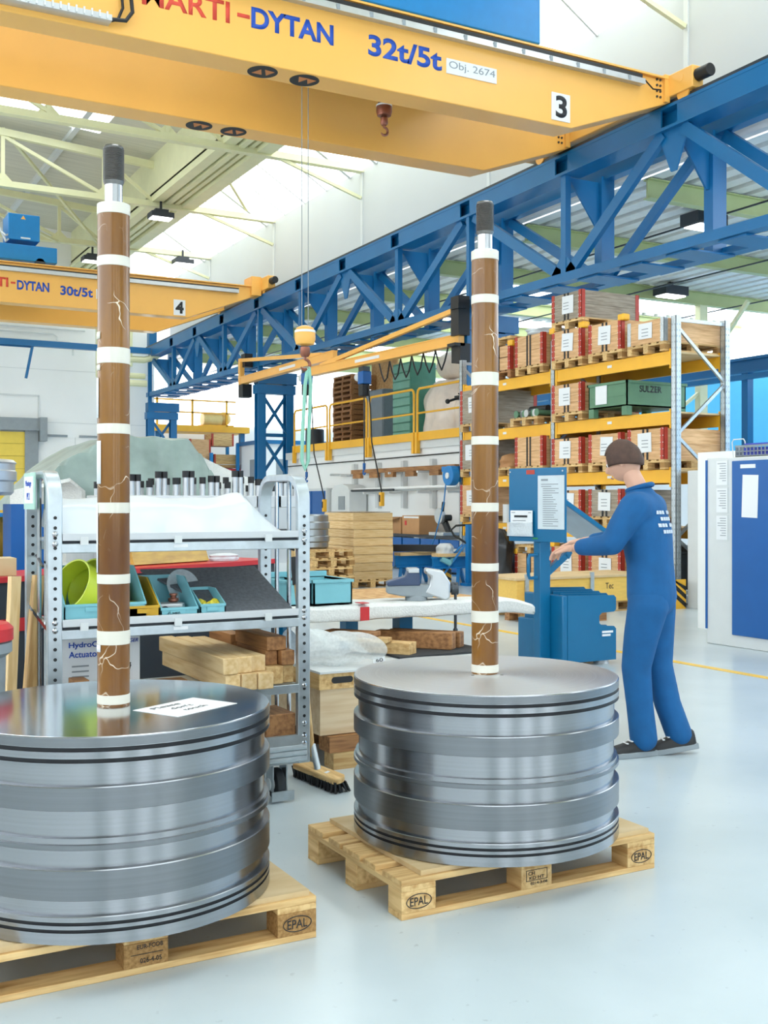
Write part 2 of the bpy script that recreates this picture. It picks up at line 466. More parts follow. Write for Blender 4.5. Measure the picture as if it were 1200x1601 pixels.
# end wall behind the camera: panels, and bright windows added for front light and reflections
struct('wall_back', MB().box(-9.2, 28, YB-.2, YB, 0, 1.0).box(-9.2, 28, YB-.2, YB, 7.2, 13.2).box(-9.2, -6, YB-.2, YB, 1, 7.2)
       .box(-2, 1.5, YB-.2, YB, 1, 7.2).box(5, 8, YB-.2, YB, 1, 7.2).box(12, 28, YB-.2, YB, 1, 7.2), 'white')
for n, (x0, x1) in enumerate(((-6, -2), (1.5, 5), (8, 12))):
    w = struct('window_%d' % (9+n), MB().box(x0, x1, YB-.14, YB-.1, 1, 7.2), 'winglass')
    fr = MB()
    for i in range(4): fr.box(x0+(x1-x0)*i/3-.07, x0+(x1-x0)*i/3+.07, YB-.15, YB+.02, 1, 7.2)
    fr.box(x0, x1, YB-.15, YB+.02, 3.9, 4.05)
    fr.build('window_frame', 'dkgrey', w)
# far end wall, lined with white panels
struct('wall_end', MB().box(-9.2, 12.95, YE, YE+.2, 0, 13.2), 'white')
j = MB()
for x in (-6, -3, 0, 3, 6, 9.85, 11.6): j.box(x-.012, x+.012, YE-.012, YE, 0, 4.05)
for z in (4.6, 6.6, 8.5, 9.6): j.box(-9, 12.9, YE-.01, YE, z-.01, z+.01)
j.box(8.46, 8.52, YE-.03, YE, 4.2, 5.6); j.box(5, 8.5, YE-.03, YE, 5.56, 5.62)
struct('trim_2', j, 'ltgrey')
j = MB()
for x0, x1 in ((8.5, 9.55), (10.0, 11.3), (11.5, 12.4)): j.box(x0, x1, YE-.06, YE, 4.06, 4.14)
struct('trim_3', j, 'grey')
d = struct('door_1', MB().box(4.6, 7.95, YE-.14, YE-.06, 0, 4.2), mat('door_yellow', '#E9CC55', .5, var=.03))
MB().box(4.5, 8.46, YE-.3, YE, 4.25, 4.72).box(8.46, 8.72, YE-.45, YE, 3.86, 4.75).build('door_shutter_housing', 'grey', d)
MB().box(7.95, 8.44, YE-.2, YE, 0, 4.25).box(4.4, 4.6, YE-.2, YE, 0, 4.25).build('door_frame', 'grey', d)
g = MB()
for k in range(1, 9): g.box(4.6, 7.95, YE-.15, YE-.138, k*.47-.012, k*.47+.012)
g.build('door_joints', mat('door_joint', '#C9AE45', .5), d)

# roof over the hall
def rz_(x): return 12.55 - .066*x
def slab(mb, x0, x1, y0, y1):
    mb.add([(x0,y0,rz_(x0)),(x1,y0,rz_(x1)),(x1,y1,rz_(x1)),(x0,y1,rz_(x0)),(x0,y0,rz_(x0)+.2),(x1,y0,rz_(x1)+.2),(x1,y1,rz_(x1)+.2),(x0,y1,rz_(x0)+.2)],
           [(3,2,1,0),(4,5,6,7),(0,1,5,4),(1,2,6,5),(2,3,7,6),(3,0,4,7)])
rm = MB()
LY = [(-14, -9), (-3, 2), (8.5, 12.5), (18, 22), (29.0, 31.2)]  # last strip is a visible rooflight; the others are added for light
slab(rm, -9.2, -1.5, YB, 34); slab(rm, -9.2, -8, 34, YE); slab(rm, -8, -1.5, 41.5, YE); slab(rm, 7.9, 9.8, YB, YE)
py = YB
for a_, b_ in LY:
    slab(rm, -1.5, 7.9, py, a_); py = b_
slab(rm, -1.5, 7.9, py, 34); slab(rm, 2.5, 7.9, 34, YE); slab(rm, -1.5, 2.5, 41.5, YE)
q = MB(); slab(q, -1.5, 2.5, 34, 41.5); struct('window_25', q, 'skyglass')  # unseen rooflight added to brighten the end wall
rm.box(9.8, 10.95, YB, YE, 12.02, 12.2)
struct('ceiling', rm, 'roof')
for n, (a_, b_) in enumerate(LY):
    q = MB(); slab(q, -1.5, 7.9, a_, b_)
    struct('window_%d' % (12+n), q, 'skyglass')
q = MB(); slab(q, -8, -1.5, 34, 41.5); struct('window_24', q, 'skyglass')  # second unseen rooflight, also added to light the end wall
rb = MB()
for x in (-6.5, -2.5, 1.4, 4.3, 7.2):
    rb.box(x-.08, x+.08, YB, YE, rz_(x)-.12, rz_(x)+.01)
struct('trim_4', rb, 'ltgrey')
# saw-tooth glazing between the roof and the side wall
w = struct('window_17', MB().add([(13.65,YB,10.45),(13.65,YE,10.45),(10.9,YE,12.1),(10.9,YB,12.1)], [(0,1,2,3)]), 'skyglass')
mu_ = MB()
y = YB + .9
while y < YE:
    big = min(abs(y-f) for f in FR) < .8
    mu_.bar((13.6, y, 10.42), (10.9, y, 12.06), .05 if not big else .11, .05 if not big else .1)
    y += 1.475
mu_.build('glazing_bars', 'ltgrey', w)
struct('trim_5', MB().box(9.7, 9.8, YB, YE, 10.6, 12.0), 'green')
bm_ = MB().box(9.65, 9.95, YB, YE, 10.5, 10.62).box(10.05, 10.2, YB, YE, 10.46, 10.72).box(10.32, 10.45, YB, YE, 10.5, 10.85).box(10.55, 10.95, YB, YE, 10.42, 10.74).box(9.7, 10.9, YB, YE, 10.74, 10.8)
solo('roof_edge_beam', 'long pale green channel beam running under the edge of the white roof glazing', 'roof beam', bm_, 'green')

ORD = ['nearest the end wall', 'second from the end wall', 'third from the end wall', 'fourth from the end wall', 'directly above the front crane bridge']
for n, y in enumerate(FR):
    lab = 'pale green steel roof truss, ' + ORD[n] if n < 5 else 'pale green steel roof truss behind the viewer'
    t = thing('roof_truss', lab, 'roof truss', (2.4, y, 10.4), group='roof trusses across the hall')
    MB().box(-11.4, 11.2, -.07, .07, -.02, .14).box(-11.4, 11.2, -.11, .11, -.04, -.02).build('bottom_chord', 'green', t)
    MB().bar((-11.4, 0, rz_(-9)-.3-10.4), (7.35, 0, rz_(9.75)-.3-10.4), .16, .2).build('top_chord', 'green', t)
    k = 0
    for x in (-8.2, -5.37, -2.54, .29, 3.0, 5.83):
        X0 = x; zt = rz_(x+2.4)-.35-10.4
        MB().bar((X0, 0, .1), (X0, 0, zt), .1, .1).build('vertical', 'green', t)
        X1 = x + (2.83 if x < 5 else 1.5)
        MB().bar((X0, 0, zt-.05), (X1, 0, .12), .09, .09).build('diagonal', 'green', t)
        MB().prism([(X0-.28, .12), (X0+.28, .12), (X0, .4)], 'y', -.02, .02).build('gusset', 'green', t)
    MB().bar((8.6, 0, .05), (11.15, 0, -.72), .08, .08).build('knee_brace', 'green', t)
    MB().bar((8.3, 0, 0), (8.3, 0, .5), .07, .07).build('hanger', 'green', t)
# loose bracing rods in the roof
for n, (p0, p1) in enumerate((((3, 32, 10.4), (8.2, 37.9, 10.4)), ((8.2, 26, 11.9), (12.6, 31.8, 10.6)), ((9.6, 37.9, 10.4), (5.4, 32, 12.0)))):
    solo('roof_brace', ['pale bracing bar crossing under the grey roof boards', 'thin bracing bar crossing the bright roof glazing', 'pale bracing bar beside the brown rod top'][n], 'roof brace', MB().bar(p0, p1, .08, .08), 'green')

def hall_lamp(loc, label, rz=0):
    t = thing('hall_lamp', label, 'lamp', loc, rz, 'lamps under the hall roof')
    MB().box(-.34, .34, -.24, .24, .05, .2).box(-.2, .2, -.14, .14, .2, .3).build('housing', 'dkgrey', t)
    MB().box(-.3, .3, -.2, .2, .03, .05).build('diffuser', 'lamp', t)
    MB().box(-.03, .03, -.03, .03, .3, .55).build('hanger', 'dkgrey', t)
    return t
L0 = hall_lamp((9.87, 31.8, 9.95), 'square hall lamp hanging under the green beam, right of the brown rod top')
dup(L0, (9.3, 37.7, 9.75), label='hall lamp half hidden by the left brown rod')
dup(L0, (12.5, 37.7, 10.0), label='hall lamp in front of the bright roof glazing')
LB = thing('aisle_lamp', 'dark lamp under the side aisle roof, beside the right truss posts', 'lamp', (16.2, 16.2, 7.0), 0, 'lamps under the aisle roof')
MB().box(-.4, .4, -.25, .25, .06, .3).build('housing', 'dkgrey', LB)
MB().box(-.34, .34, -.2, .2, .03, .06).build('diffuser', 'lamp', LB)
MB().box(-.05, .05, -.05, .05, .3, .44).build('hanger', 'dkgrey', LB)
dup(LB, (16.4, 23.0, 7.0), label='dark lamp under the aisle roof, right of the threaded rod end')
dup(LB, (20.8, 22.0, 7.0), label='lamp hanging over the pallet rack and the wooden crates')
dup(LB, (17.5, 35.0, 7.0), label='lamp far off under the aisle roof, beyond the truss')

# ----------------------------------------------------------------- side aisle
cr = MB()
def corr(y0, y1, x0, x1):
    n = math.ceil((x1-x0)/.5)
    for i in range(n):
        a_ = x0 + i*.5
        cr.add([(a_,y0,7.42),(a_+.3,y0,7.42),(a_+.36,y0,7.54),(a_+.5,y0,7.54),(a_,y1,7.42),(a_+.3,y1,7.42),(a_+.36,y1,7.54),(a_+.5,y1,7.54)],
               [(0,1,5,4),(1,2,6,5),(2,3,7,6)])
        cr.add([(a_+.5,y0,7.54),(a_+.5,y0,7.42),(a_+.5,y1,7.42),(a_+.5,y1,7.54)], [(0,1,2,3)])
AY = [(22.9, 26.2), (28.8, 32.2), (36, 40)]
py = YB
for a_, b_ in AY:
    corr(py, a_, 13.75, 28); corr(a_, b_, 13.75, 16.5); py = b_
corr(py, 46, 13.75, 28)
struct('ceiling_aisle', cr, 'corr')
for n, (a_, b_) in enumerate(AY):
    struct('window_%d' % (18+n), MB().box(16.5, 28, a_, b_, 7.5, 7.54), 'skyglass')
struct('window_21', MB().box(16.5, 28, -8, -5, 7.38, 7.41).box(15, 28, 1, 5, 7.38, 7.41).box(15, 28, 6, 11, 7.38, 7.41), 'skyglass')  # glowing roof strips out of view, added to brighten the aisle
for n in range(0, 8):
    y = 15.15 + 3.72*n
    b_ = MB().box(13.75, 28, y-.02, y+.02, 7.06, 7.4).box(13.75, 28, y-.1, y+.1, 7.04, 7.06).box(13.75, 28, y-.1, y+.1, 7.38, 7.4)
    nm = {0: 'nearest of those seen through the truss', 1: 'second of those seen through the truss', 2: 'third of those seen through the truss', 3: 'fourth of those seen through the truss', 4: 'fifth of those seen through the truss', 5: 'sixth of those seen through the truss', 6: 'seventh of those seen through the truss', 7: 'last of those seen through the truss'}
    solo('roof_beam', 'olive green aisle roof beam, ' + nm[n] if n in nm else 'olive green aisle roof beam behind the viewer', 'roof beam', b_, 'olive', group='green beams of the side aisle roof')
for n, x in enumerate((15.6, 19.4, 23.2)):
    solo('tension_cable', ['dark tension cable under the aisle roof, nearest the truss', 'dark tension cable halfway out under the aisle roof', 'dark tension cable far out under the aisle roof'][n], 'cable',
         MB().cyl((x, 0, 6.98), (x, 44, 6.98), .02, 6), 'darksteel', group='tension cables under the aisle roof')
struct('window_22', MB().box(28, 28.2, YB, 46, 5.9, 7.4), 'winglass')  # upper wall made of glowing glazing, added to brighten the aisle
struct('window_23', MB().box(14, 27.8, 45.9, 45.98, 5.0, 7.3), 'winglass')  # glowing glazing added to raise the light at the aisle end
struct('wall_aisle_lower', MB().box(27.98, 28.2, YB, 46, 0, 5.9), 'blwall')
struct('wall_aisle_end', MB().box(12.95, 28, 46, 46.2, 0, 7.6), 'white')
# green columns of the aisle and a blue side crane runway behind the rack
for n, (x, y) in enumerate(((22.5, 15.2), (22.5, 22.6), (22.5, 30.0))):
    t = thing('aisle_column', ['pale green aisle column behind the rack, right of its end upright', 'pale green aisle column behind the crates on the rack', 'pale green aisle column seen past the wrapped machines'][n], 'column', (x, y, 0))
    MB().box(-.14, .14, -.1, .1, 0, 7.05).build('shaft', 'green', t)
    for s_ in (-1, 1): MB().bar((0, s_*.05, 5.2), (0, s_*1.7, 6.9), .1, .1).build('brace', 'green', t)
    MB().bar((-.1, 0, 4.6), (-1.9, 0, 3.4), .08, .08).build('brace', 'green', t)
t = thing('side_runway', 'blue crane rail beams running behind the rack along the side aisle', 'crane rail', (21.5, 20, 4.6))
MB().box(-.12, .12, -14, 16, .55, .62).box(-.04, .04, -14, 16, .28, .55).box(-.14, .14, -14, 16, .22, .28).build('beam', 'blue', t)
MB().box(-.55, -.4, -14, 16, .0, .12).build('beam', 'blue', t)
for y in (-8, 0, 8): MB().box(-.1, .1, y-.1, y+.1, -4.6, .25).build('post', 'blue', t)
t = thing('pale_blue_gantry', 'light blue gantry with lattice legs against the light blue wall', 'gantry', (25, 14, 0))
MB().box(-.1, .1, -4, 6, 3.3, 3.75).build('beam', 'trolleyblue', t)
for y in (-1.0, .6, 4): MB().box(-.1, .1, y-.1, y+.1, 0, 3.3).build('leg', 'trolleyblue', t)

# ----------------------------------------------------------------- end-wall services
def pipe(name, label, cat, pts, r, m, group=None):
    return solo(name, label, cat, MB().tube(pts, r, 10), m, group)
pipe('heating_pipe', 'pale green pipe dropping down the end wall, left of the brown rod', 'pipe', [(10.44,41.3,8.6),(10.44,41.3,6.3),(10.55,41.3,6.16),(10.75,41.3,6.12),(11.7,41.3,6.12),(12.25,41.3,6.12)], .13, 'green', 'green pipes on the end wall')
pipe('heating_pipe', 'pale green pipe with a raised bend entering the truss end', 'pipe', [(10.9,41.1,7.0),(12.1,41.1,7.0),(12.5,41.1,7.12),(12.8,41.1,7.36),(12.95,41.1,7.4),(13.25,41.1,7.42)], .13, 'green', 'green pipes on the end wall')
pipe('heating_pipe', 'pale green straight pipe, upper of the pair beside the truss end', 'pipe', [(10.9,41.5,6.42),(12.25,41.5,6.42)], .11, 'green', 'green pipes on the end wall')
pipe('heating_pipe', 'pale green pipe going up right of the brown rod at the end wall', 'pipe', [(11.95,42.5,6.9),(11.95,42.5,8.8)], .1, 'green', 'green pipes on the end wall')
for n, z in enumerate((7.68, 7.95, 8.15)):
    pipe('conduit', ['grey conduit, lowest on the end wall', 'grey conduit, middle one on the end wall', 'grey conduit, highest on the end wall'][n], 'conduit', [(-5,42.5,z),(9.6-n*.6,42.5,z),(9.75-n*.6,42.5,z-.1),(9.75-n*.6,42.5,z-.5)] if n < 2 else [(-5,42.5,z),(10.2,42.5,z)], .03, 'ltgrey', 'conduits on the end wall')
t = thing('crane_buffer_beam', 'blue cross beam before the white end wall with a hanging strut', 'beam', (3, 41, 7.2))
MB().box(-10, 9.3, -.1, .1, .02, .24).build('beam', 'blue', t)
MB().bar((1.5, 0, .02), (4.9, .1, .02), .08, .08).build('brace', 'blue', t)
MB().bar((4.95, 0, .05), (4.72, 0, -1.15), .09, .09).build('strut', 'blue', t)

# ----------------------------------------------------------------- crane runway: double truss on lattice columns
def zt(y): return 7.86 - .0115*(y-13)          # top of the rail girder
def zb(y): return 5.52 + .005*(y-13)           # bottom chord
NODES = [41.55, 38.55, 36.0, 33.35, 30.4, 27.4, 24.7, 22.0, 19.05, 15.85, 13.1, 10.4, 7.75]
rw = thing('crane_runway', 'blue double lattice girder carrying the cranes along the hall side', 'crane runway', (12.4, 19, 0))
def bb(name, segs, m='blue'):
    q = MB()
    for s_ in segs: q.bar(*s_)
    return q.build(name, m, rw, world=True)
y0, y1 = NODES[-1], NODES[0]+.25
bb('top_girder', [((12.55,y0,zt(y0)-.03),(12.55,y1,zt(y1)-.03),.42,.05), ((12.55,y0,zt(y0)-.36),(12.55,y1,zt(y1)-.36),.42,.05), ((12.55,y0,zt(y0)-.2),(12.55,y1,zt(y1)-.2),.05,.32)])
bb('rail', [((12.41,y0,zt(y0)+.03),(12.41,y1,zt(y1)+.03),.07,.06)], 'darksteel')
bb('top_girder', [((13.35,y0,zt(y0)-.25),(13.35,y1,zt(y1)-.25),.2,.22)])
for a_, b_ in zip(NODES[:-1], NODES[1:]):
    p0, p1 = a_-.18, b_+.18
    bb('cover_plate', [((12.36,p0,zt(p0)-.195),(12.36,p1,zt(p1)-.195),.03,.30)])
bb('bottom_chord', [((12.5,y0,zb(y0)-.0),(12.5,y1,zb(y1)-.0),.24,.03), ((12.4,y0,zb(y0)+.07),(12.4,y1,zb(y1)+.07),.03,.16)])
bb('bottom_chord', [((13.35,y0,zb(y0)-.0),(13.35,y1,zb(y1)-.0),.24,.03), ((13.42,y0,zb(y0)+.07),(13.42,y1,zb(y1)+.07),.03,.16)])
for i, y in enumerate(NODES):
    top = (i % 2 == 0)
    if not top:
        bb('vertical', [((12.45,y,zb(y)),(12.45,y,zt(y)-.38),.14,.12)])
    elif i % 4:
        q = MB().prism([(y-.35, zt(y)-.38), (y+.35, zt(y)-.38), (y+.06, zt(y)-1.05), (y-.06, zt(y)-1.05)], 'x', 12.44, 12.47)
        q.build('gusset', 'blue', rw, world=True)
    bb('rear_vertical', [((13.35,y,zb(y)),(13.35,y,zt(y)-.3),.2,.3)])
    q = MB().prism([(12.5, zt(y)-.4), (13.3, zt(y)-.4), (13.3, zt(y)-1.25), (13.15, zt(y)-1.25)], 'y', y-.02, y+.02)
    q.build('bracket_plate', 'blue', rw, world=True)
    if not top:
        q = MB().prism([(y-.5, zb(y)), (y+.5, zb(y)), (y+.12, zb(y)+.42), (y-.12, zb(y)+.42)], 'x', 12.40, 12.43)
        q.build('gusset', 'blue', rw, world=True)
    if i < len(NODES)-1:
        yn = NODES[i+1]; s_ = 1 if y > yn else -1
        for X, nm, wd in ((12.45, 'diagonal', .2), (13.35, 'rear_diagonal', .18)):
            if top: P0, P1 = (X, y-.22, zt(y)-.4), (X, yn+.1, zb(yn)+.12)
            else:   P0, P1 = (X, y-.1, zb(y)+.12), (X, yn+.22, zt(yn)-.4)
            bb(nm, [(P0, P1, .1, wd)])
y = 41.0
while y > 8:
    q = MB().box(12.45, 13.4, y-.28, y+.28, zb(y)-.05, zb(y)-.02)
    q.build('batten_plate', 'blue', rw, world=True)
    y -= 1.12
for n, y in enumerate((41.55, 30.4, 19.05)):
    lab = ['blue lattice column carrying the runway at the far end wall', 'blue cross-braced lattice column rising behind the galvanised trolley', 'blue lattice column behind the left end of the pallet rack', 'blue lattice column out beside the machine'][n]
    t = thing('runway_column', lab, 'column', (12.9, y, 0), group='lattice columns of the crane runway')
    MB().box(-.56, -.3, -.14, -.1, 0, 5.4).box(-.56, -.3, .1, .14, 0, 5.4).box(-.45, -.41, -.1, .1, 0, 5.4).build('leg', 'blue', t)
    MB().box(-.54, -.4, -.14, -.04, 5.4, zt(y)-.38).build('post', 'blue', t)
    MB().box(.36, .6, -.14, -.1, 0, 5.4).box(.36, .6, .1, .14, 0, 5.4).box(.46, .5, -.1, .1, 0, 5.4).build('leg', 'blue', t)
    MB().box(-.6, .65, -.17, .17, 4.78, 5.05).box(-.56, .68, -.19, .19, 5.08, 5.42).build('head_box', 'blue', t)
    z = 4.78
    while z > .5:
        MB().bar((-.4, -.05, z), (.45, -.05, z-1.2), .05, .09).build('cross_brace', 'blue', t)
        MB().bar((-.4, .05, z-1.2), (.45, .05, z), .05, .09).build('cross_brace', 'blue', t)
        MB().box(-.42, .46, -.06, .06, z-1.27, z-1.17).build('strut', 'blue', t)
        z -= 1.27
    MB().box(-.7, .75, -.25, .25, 0, .03).build('foot_plate', 'blue', t)
solo('rail_end_stop', 'small blue end stop box above the far end of the runway', 'end stop', MB().box(12.45, 12.75, 41.6, 41.9, 7.58, 8.3), 'blue')
# ================================================================= overhead cranes
def girder(root, y0, y1, zb_, zt_, xk, xe, ze):
    g_ = MB().prism([(-8.6,zb_+.6),(-7,zb_),(xk,zb_),(xe,ze),(xe,zt_),(-8.6,zt_)], 'y', y0, y1)
    g_.build('girder', 'yellow', root, world=True, bevel=.012)
    MB().box(-8.6, xe, y0-.06, y1+.06, zt_, zt_+.03).build('top_flange', 'yellow', root, world=True)
    b_ = MB()
    for k in range(4):
        for i in (0, 1): b_.cyl((xe-.12-.07*i, y0-.015, ze+.09+.09*k), (xe-.12-.07*i, y0, ze+.09+.09*k), .02, 8)
    b_.build('bolts', 'darksteel', root, world=True)
def carriage(root, x0, x1, y0, y1, z0, z1, ws, bufs):
    MB().box(x0, x1, y0, y1, z0, z1).build('end_carriage', 'yellow', root, world=True, bevel=.015)
    for y in ws:
        MB().cyl((x0+.05, y, z0+.0), (x1-.05, y, z0+.0), .13, 24).build('wheel', 'yellow', root, world=True)
        MB().cyl((x0-.006, y, z0+.22), (x0, y, z0+.22), .07, 20).build('axle_cover', 'yellow', root, world=True)
    for y, s_ in bufs:
        MB().cyl(((x0+x1)/2, y, (z0+z1)/2+.02), ((x0+x1)/2, y+.27*s_, (z0+z1)/2+.02), .1, 20).build('buffer', 'black', root, world=True, bevel=.01)

c3 = thing('overhead_crane', 'near yellow overhead crane bridge filling the top, numbered 3', 'crane', (2, 14.5, 7.2))
girder(c3, 13.1, 13.55, 7.15, 8.22, 10.4, 12.28, 7.84)
girder(c3, 15.6, 16.05, 7.2, 8.22, 10.5, 12.28, 7.84)
carriage(c3, 12.3, 12.53, 12.54, 16.9, 7.95, 8.29, (12.8, 16.5), ((12.54, -1), (16.9, 1)))
for y_ in (13.05, 15.55): MB().box(12.22, 12.32, y_, y_+.55, 7.86, 8.29).build('end_bracket', 'yellow', c3, world=True)
MB().box(-8, 11.75, 12.98, 13.1, 8.03, 8.11).box(-8, 11.75, 12.97, 12.98, 8.02, 8.06).build('festoon_track', 'alu', c3, world=True)
MB().box(-8, 11.7, 12.99, 13.1, 8.11, 8.175).build('cable_run', 'black', c3, world=True)
q = MB()
x = -7.6
while x < 11.7: q.box(x, x+.05, 12.965, 12.975, 8.03, 8.1); x += .5
q.build('track_clips', 'grey', c3, world=True)
MB().box(-8, 3.42, 12.92, 13.1, 7.22, 7.29).build('cable_tray', 'alu', c3, world=True)
q = MB(); x = -7.9
while x < 3.35: q.box(x, x+.02, 12.9, 12.92, 7.23, 7.31); x += .09
q.build('tray_links', 'ltgrey', c3, world=True)
MB().tube([(3.42,12.98,7.26),(3.6,12.98,7.28),(3.68,12.98,7.4),(3.66,12.98,7.6),(3.62,12.98,7.9)], .025, 8).tube([(3.42,13.04,7.26),(3.52,13.04,7.3),(3.58,13.04,7.45),(3.54,13.04,7.9)], .018, 8).build('cable', 'black', c3, world=True)
MB().tube([(11.75,13.0,8.1),(11.95,13.03,8.0),(12.12,13.04,8.02)], .012, 6).build('cable', 'black', c3, world=True)
YF = 13.098
text('MARTI', 1.13, .27, (3.83,YF,7.58), FACE_Y, 'redink', c3, bold=.02, world=True)
text('-', .17, .05, (5.06,YF,7.69), FACE_Y, 'redink', c3, bold=.03, world=True)
text('DYTAN', 1.17, .27, (5.25,YF,7.59), FACE_Y, 'blink', c3, bold=.035, world=True)
text('32t/5t', 1.17, .29, (6.94,YF,7.57), FACE_Y, 'blink', c3, bold=.03, world=True)
pl = MB().box(8.18, 9.03, 13.085, 13.1, 7.56, 7.77).build('label_plate', 'paper', c3, world=True)
text('Obj. 2674', .78, .13, (8.22,13.083,7.61), FACE_Y, 'grink', c3, world=True)
MB().box(10.02, 10.36, 13.085, 13.1, 7.22, 7.63).build('number_plate', 'paper', c3, world=True)
text('3', .21, .33, (10.09,13.083,7.265), FACE_Y, 'ink', c3, bold=.03, world=True)
def floor_mark(root, x, y, z, flip):
    d_ = MB().lathe([(.2, -.004), (.2, .002)], 28, (x, y, z)).build('load_mark', 'ink', root, world=True)
    MB().prism([(x-.12,y-.09),(x+.02,y-.09),(x-.05,y+.08)] if flip else [(x-.12,y+.08),(x+.02,y+.08),(x-.05,y-.08)], 'z', z-.008, z-.004).prism([(x+.0,y-.09),(x+.14,y-.07),(x+.08,y+.08)], 'z', z-.008, z-.004).build('load_mark_arrow', mat('mark_orange', '#C07840', .6), root, world=True)
floor_mark(c3, 5.5, 13.33, 7.15, False); floor_mark(c3, 6.1, 13.33, 7.15, True)
floor_mark(c3, 5.5, 15.82, 7.2, True); floor_mark(c3, 6.05, 15.82, 7.2, False)

t3 = thing('crane_trolley', 'blue hoist trolley riding on top of the near yellow crane', 'crane trolley', (8, 14.6, 8.3))
MB().box(-1.9, 2.05, -1.2, 1.2, .15, .95).build('frame', 'trolleyblue', t3, bevel=.02)
MB().box(-1.9, 1.2, -.9, .9, .95, 1.7).build('machinery_cover', 'trolleyblue', t3, bevel=.02)
for sx in (-1.5, 1.6):
    for sy in (-1.0, 1.1): MB().cyl((sx, sy-.06, .1), (sx, sy+.06, .1), .15, 20).build('wheel', 'darksteel', t3)
MB().cyl((-1.2, 0, .5), (.8, 0, .5), .3, 24).build('rope_drum', 'darksteel', t3)
def hook_block(loc, label, k, zrope, m1):
    t = thing('hook_block', label, 'crane hook', loc, 0, 'hook blocks of the near crane')
    MB().lathe([(.06*k,.0),(.13*k,.02*k),(.15*k,.09*k),(.15*k,.2*k),(.12*k,.26*k),(.05*k,.29*k)], 28).build('block', m1, t)
    MB().lathe([(.151*k,.185*k),(.153*k,.19*k),(.15*k,.215*k),(.148*k,.22*k)], 28).build('band', 'paper', t)
    MB().lathe([(.05*k,-.02),(.07*k,-.02*k),(.075*k,-.12*k),(.05*k,-.16*k)], 20).build('swivel', 'brass', t)
    pts = [(0,0,-.14*k)] + [(.075*k*math.cos(a), 0, -.27*k + .075*k*math.sin(a)) for a in [R(90-i*24) for i in range(0, 11)]]
    MB().tube(pts, [.024*k]*6 + [.026*k]*4 + [.018*k, .01*k], 8).build('hook', 'brass', t)
    for s_ in (-.05, .05): MB().cyl((s_*k, 0, .28*k), (s_*k, 0, zrope-loc[2]), .006, 6).build('rope', 'grey', t)
    return t
hook_block((6.6, 14.4, 3.78), 'yellow banded hook block hanging in front of the jib cranes', 1.0, 8.4, 'yellow')
hook_block((7.9, 14.4, 7.3), 'small brown hook block against the rear yellow girder', .8, 8.4, 'brass')
sl = [(0, 0, 3.42)]
MB_ = MB()
MB_.tube([(6.66, 14.4, 3.48), (6.69, 14.4, 3.2), (6.66, 14.4, 2.5), (6.65, 14.4, 2.12), (6.6, 14.4, 2.0), (6.55, 14.4, 2.12), (6.56, 14.4, 2.5), (6.6, 14.4, 3.2), (6.64, 14.4, 3.46)], .028, 8)
solo('lifting_sling', 'pale green lifting sling hanging in a loop from the crane hook', 'sling', MB_, mat('sling_green', '#8FC7B4', .7, var=.06))

c4 = thing('overhead_crane', 'far yellow overhead crane bridge numbered 4, behind the left brown rod', 'crane', (2, 31.5, 6.8))
girder(c4, 30.0, 30.45, 6.8, 7.85, 10.1, 12.28, 7.64)
girder(c4, 32.9, 33.35, 6.8, 7.85, 10.1, 12.28, 7.64)
carriage(c4, 12.3, 12.53, 29.4, 34.2, 7.75, 8.12, (29.9, 33.6), ((29.4, -1), (34.2, 1)))
MB().box(12.0, 12.3, 29.9, 30.5, 7.6, 8.15).build('end_bracket', 'yellow', c4, world=True)
MB().box(-8, 11.6, 29.88, 30.0, 7.62, 7.72).build('festoon_track', 'alu', c4, world=True)
MB().box(-8, 11.6, 29.9, 30.0, 7.72, 7.76).build('cable_run', 'black', c4, world=True)
text('MARTI', 1.0, .25, (4.2,29.995,7.2), FACE_Y, 'redink', c4, bold=.035, world=True)
text('-', .12, .05, (5.26,29.995,7.3), FACE_Y, 'redink', c4, bold=.03, world=True)
text('DYTAN', .83, .25, (5.42,29.995,7.16), FACE_Y, 'blink', c4, bold=.035, world=True)
text('30t/5t', .87, .25, (6.54,29.995,7.12), FACE_Y, 'blink', c4, bold=.03, world=True)
MB().box(7.5, 8.2, 29.985, 30.0, 7.1, 7.36).build('label_plate', 'paper', c4, world=True)
MB().box(9.68, 10.02, 29.985, 30.0, 6.84, 7.28).build('number_plate', 'paper', c4, world=True)
text('4', .24, .34, (9.73,29.983,6.89), FACE_Y, 'ink', c4, bold=.04, world=True)
t4 = thing('crane_trolley', 'blue hoist trolley with a control box on the far yellow crane', 'crane trolley', (4.6, 31.6, 7.9))
MB().box(-1.8, 1.95, -1.2, 1.4, .13, .55).build('frame', 'trolleyblue', t4, bevel=.02)
bx = MB().box(.68, 1.5, -1.15, -.3, .68, 1.38).build('control_box', 'trolleyblue', t4, bevel=.02)
MB().prism([(1.0, 1.24), (1.13, 1.24), (1.065, 1.34)], 'y', -1.156, -1.15).build('warning_triangle', 'yellow', bx)
MB().box(1.0, 1.25, -1.155, -1.15, .72, .76).build('label', 'paper', bx)
MB().cyl((-.6, -.2, 1.0), (.4, -.2, 1.0), .35, 24).build('motor', 'grey', t4)
MB().tube([(.5,-1,.9),(.6,-1.2,.75),(.68,-1.1,.8)], .03, 6).tube([(.5,-.9,1.0),(.62,-1.15,.6),(.7,-1.1,.7)], .03, 6).build('cable', 'ltgrey', t4)
for sx in (-1.4, 1.5): MB().cyl((sx, -1.2, .1), (sx, -1.05, .1), .13, 18).build('wheel', 'darksteel', t4)

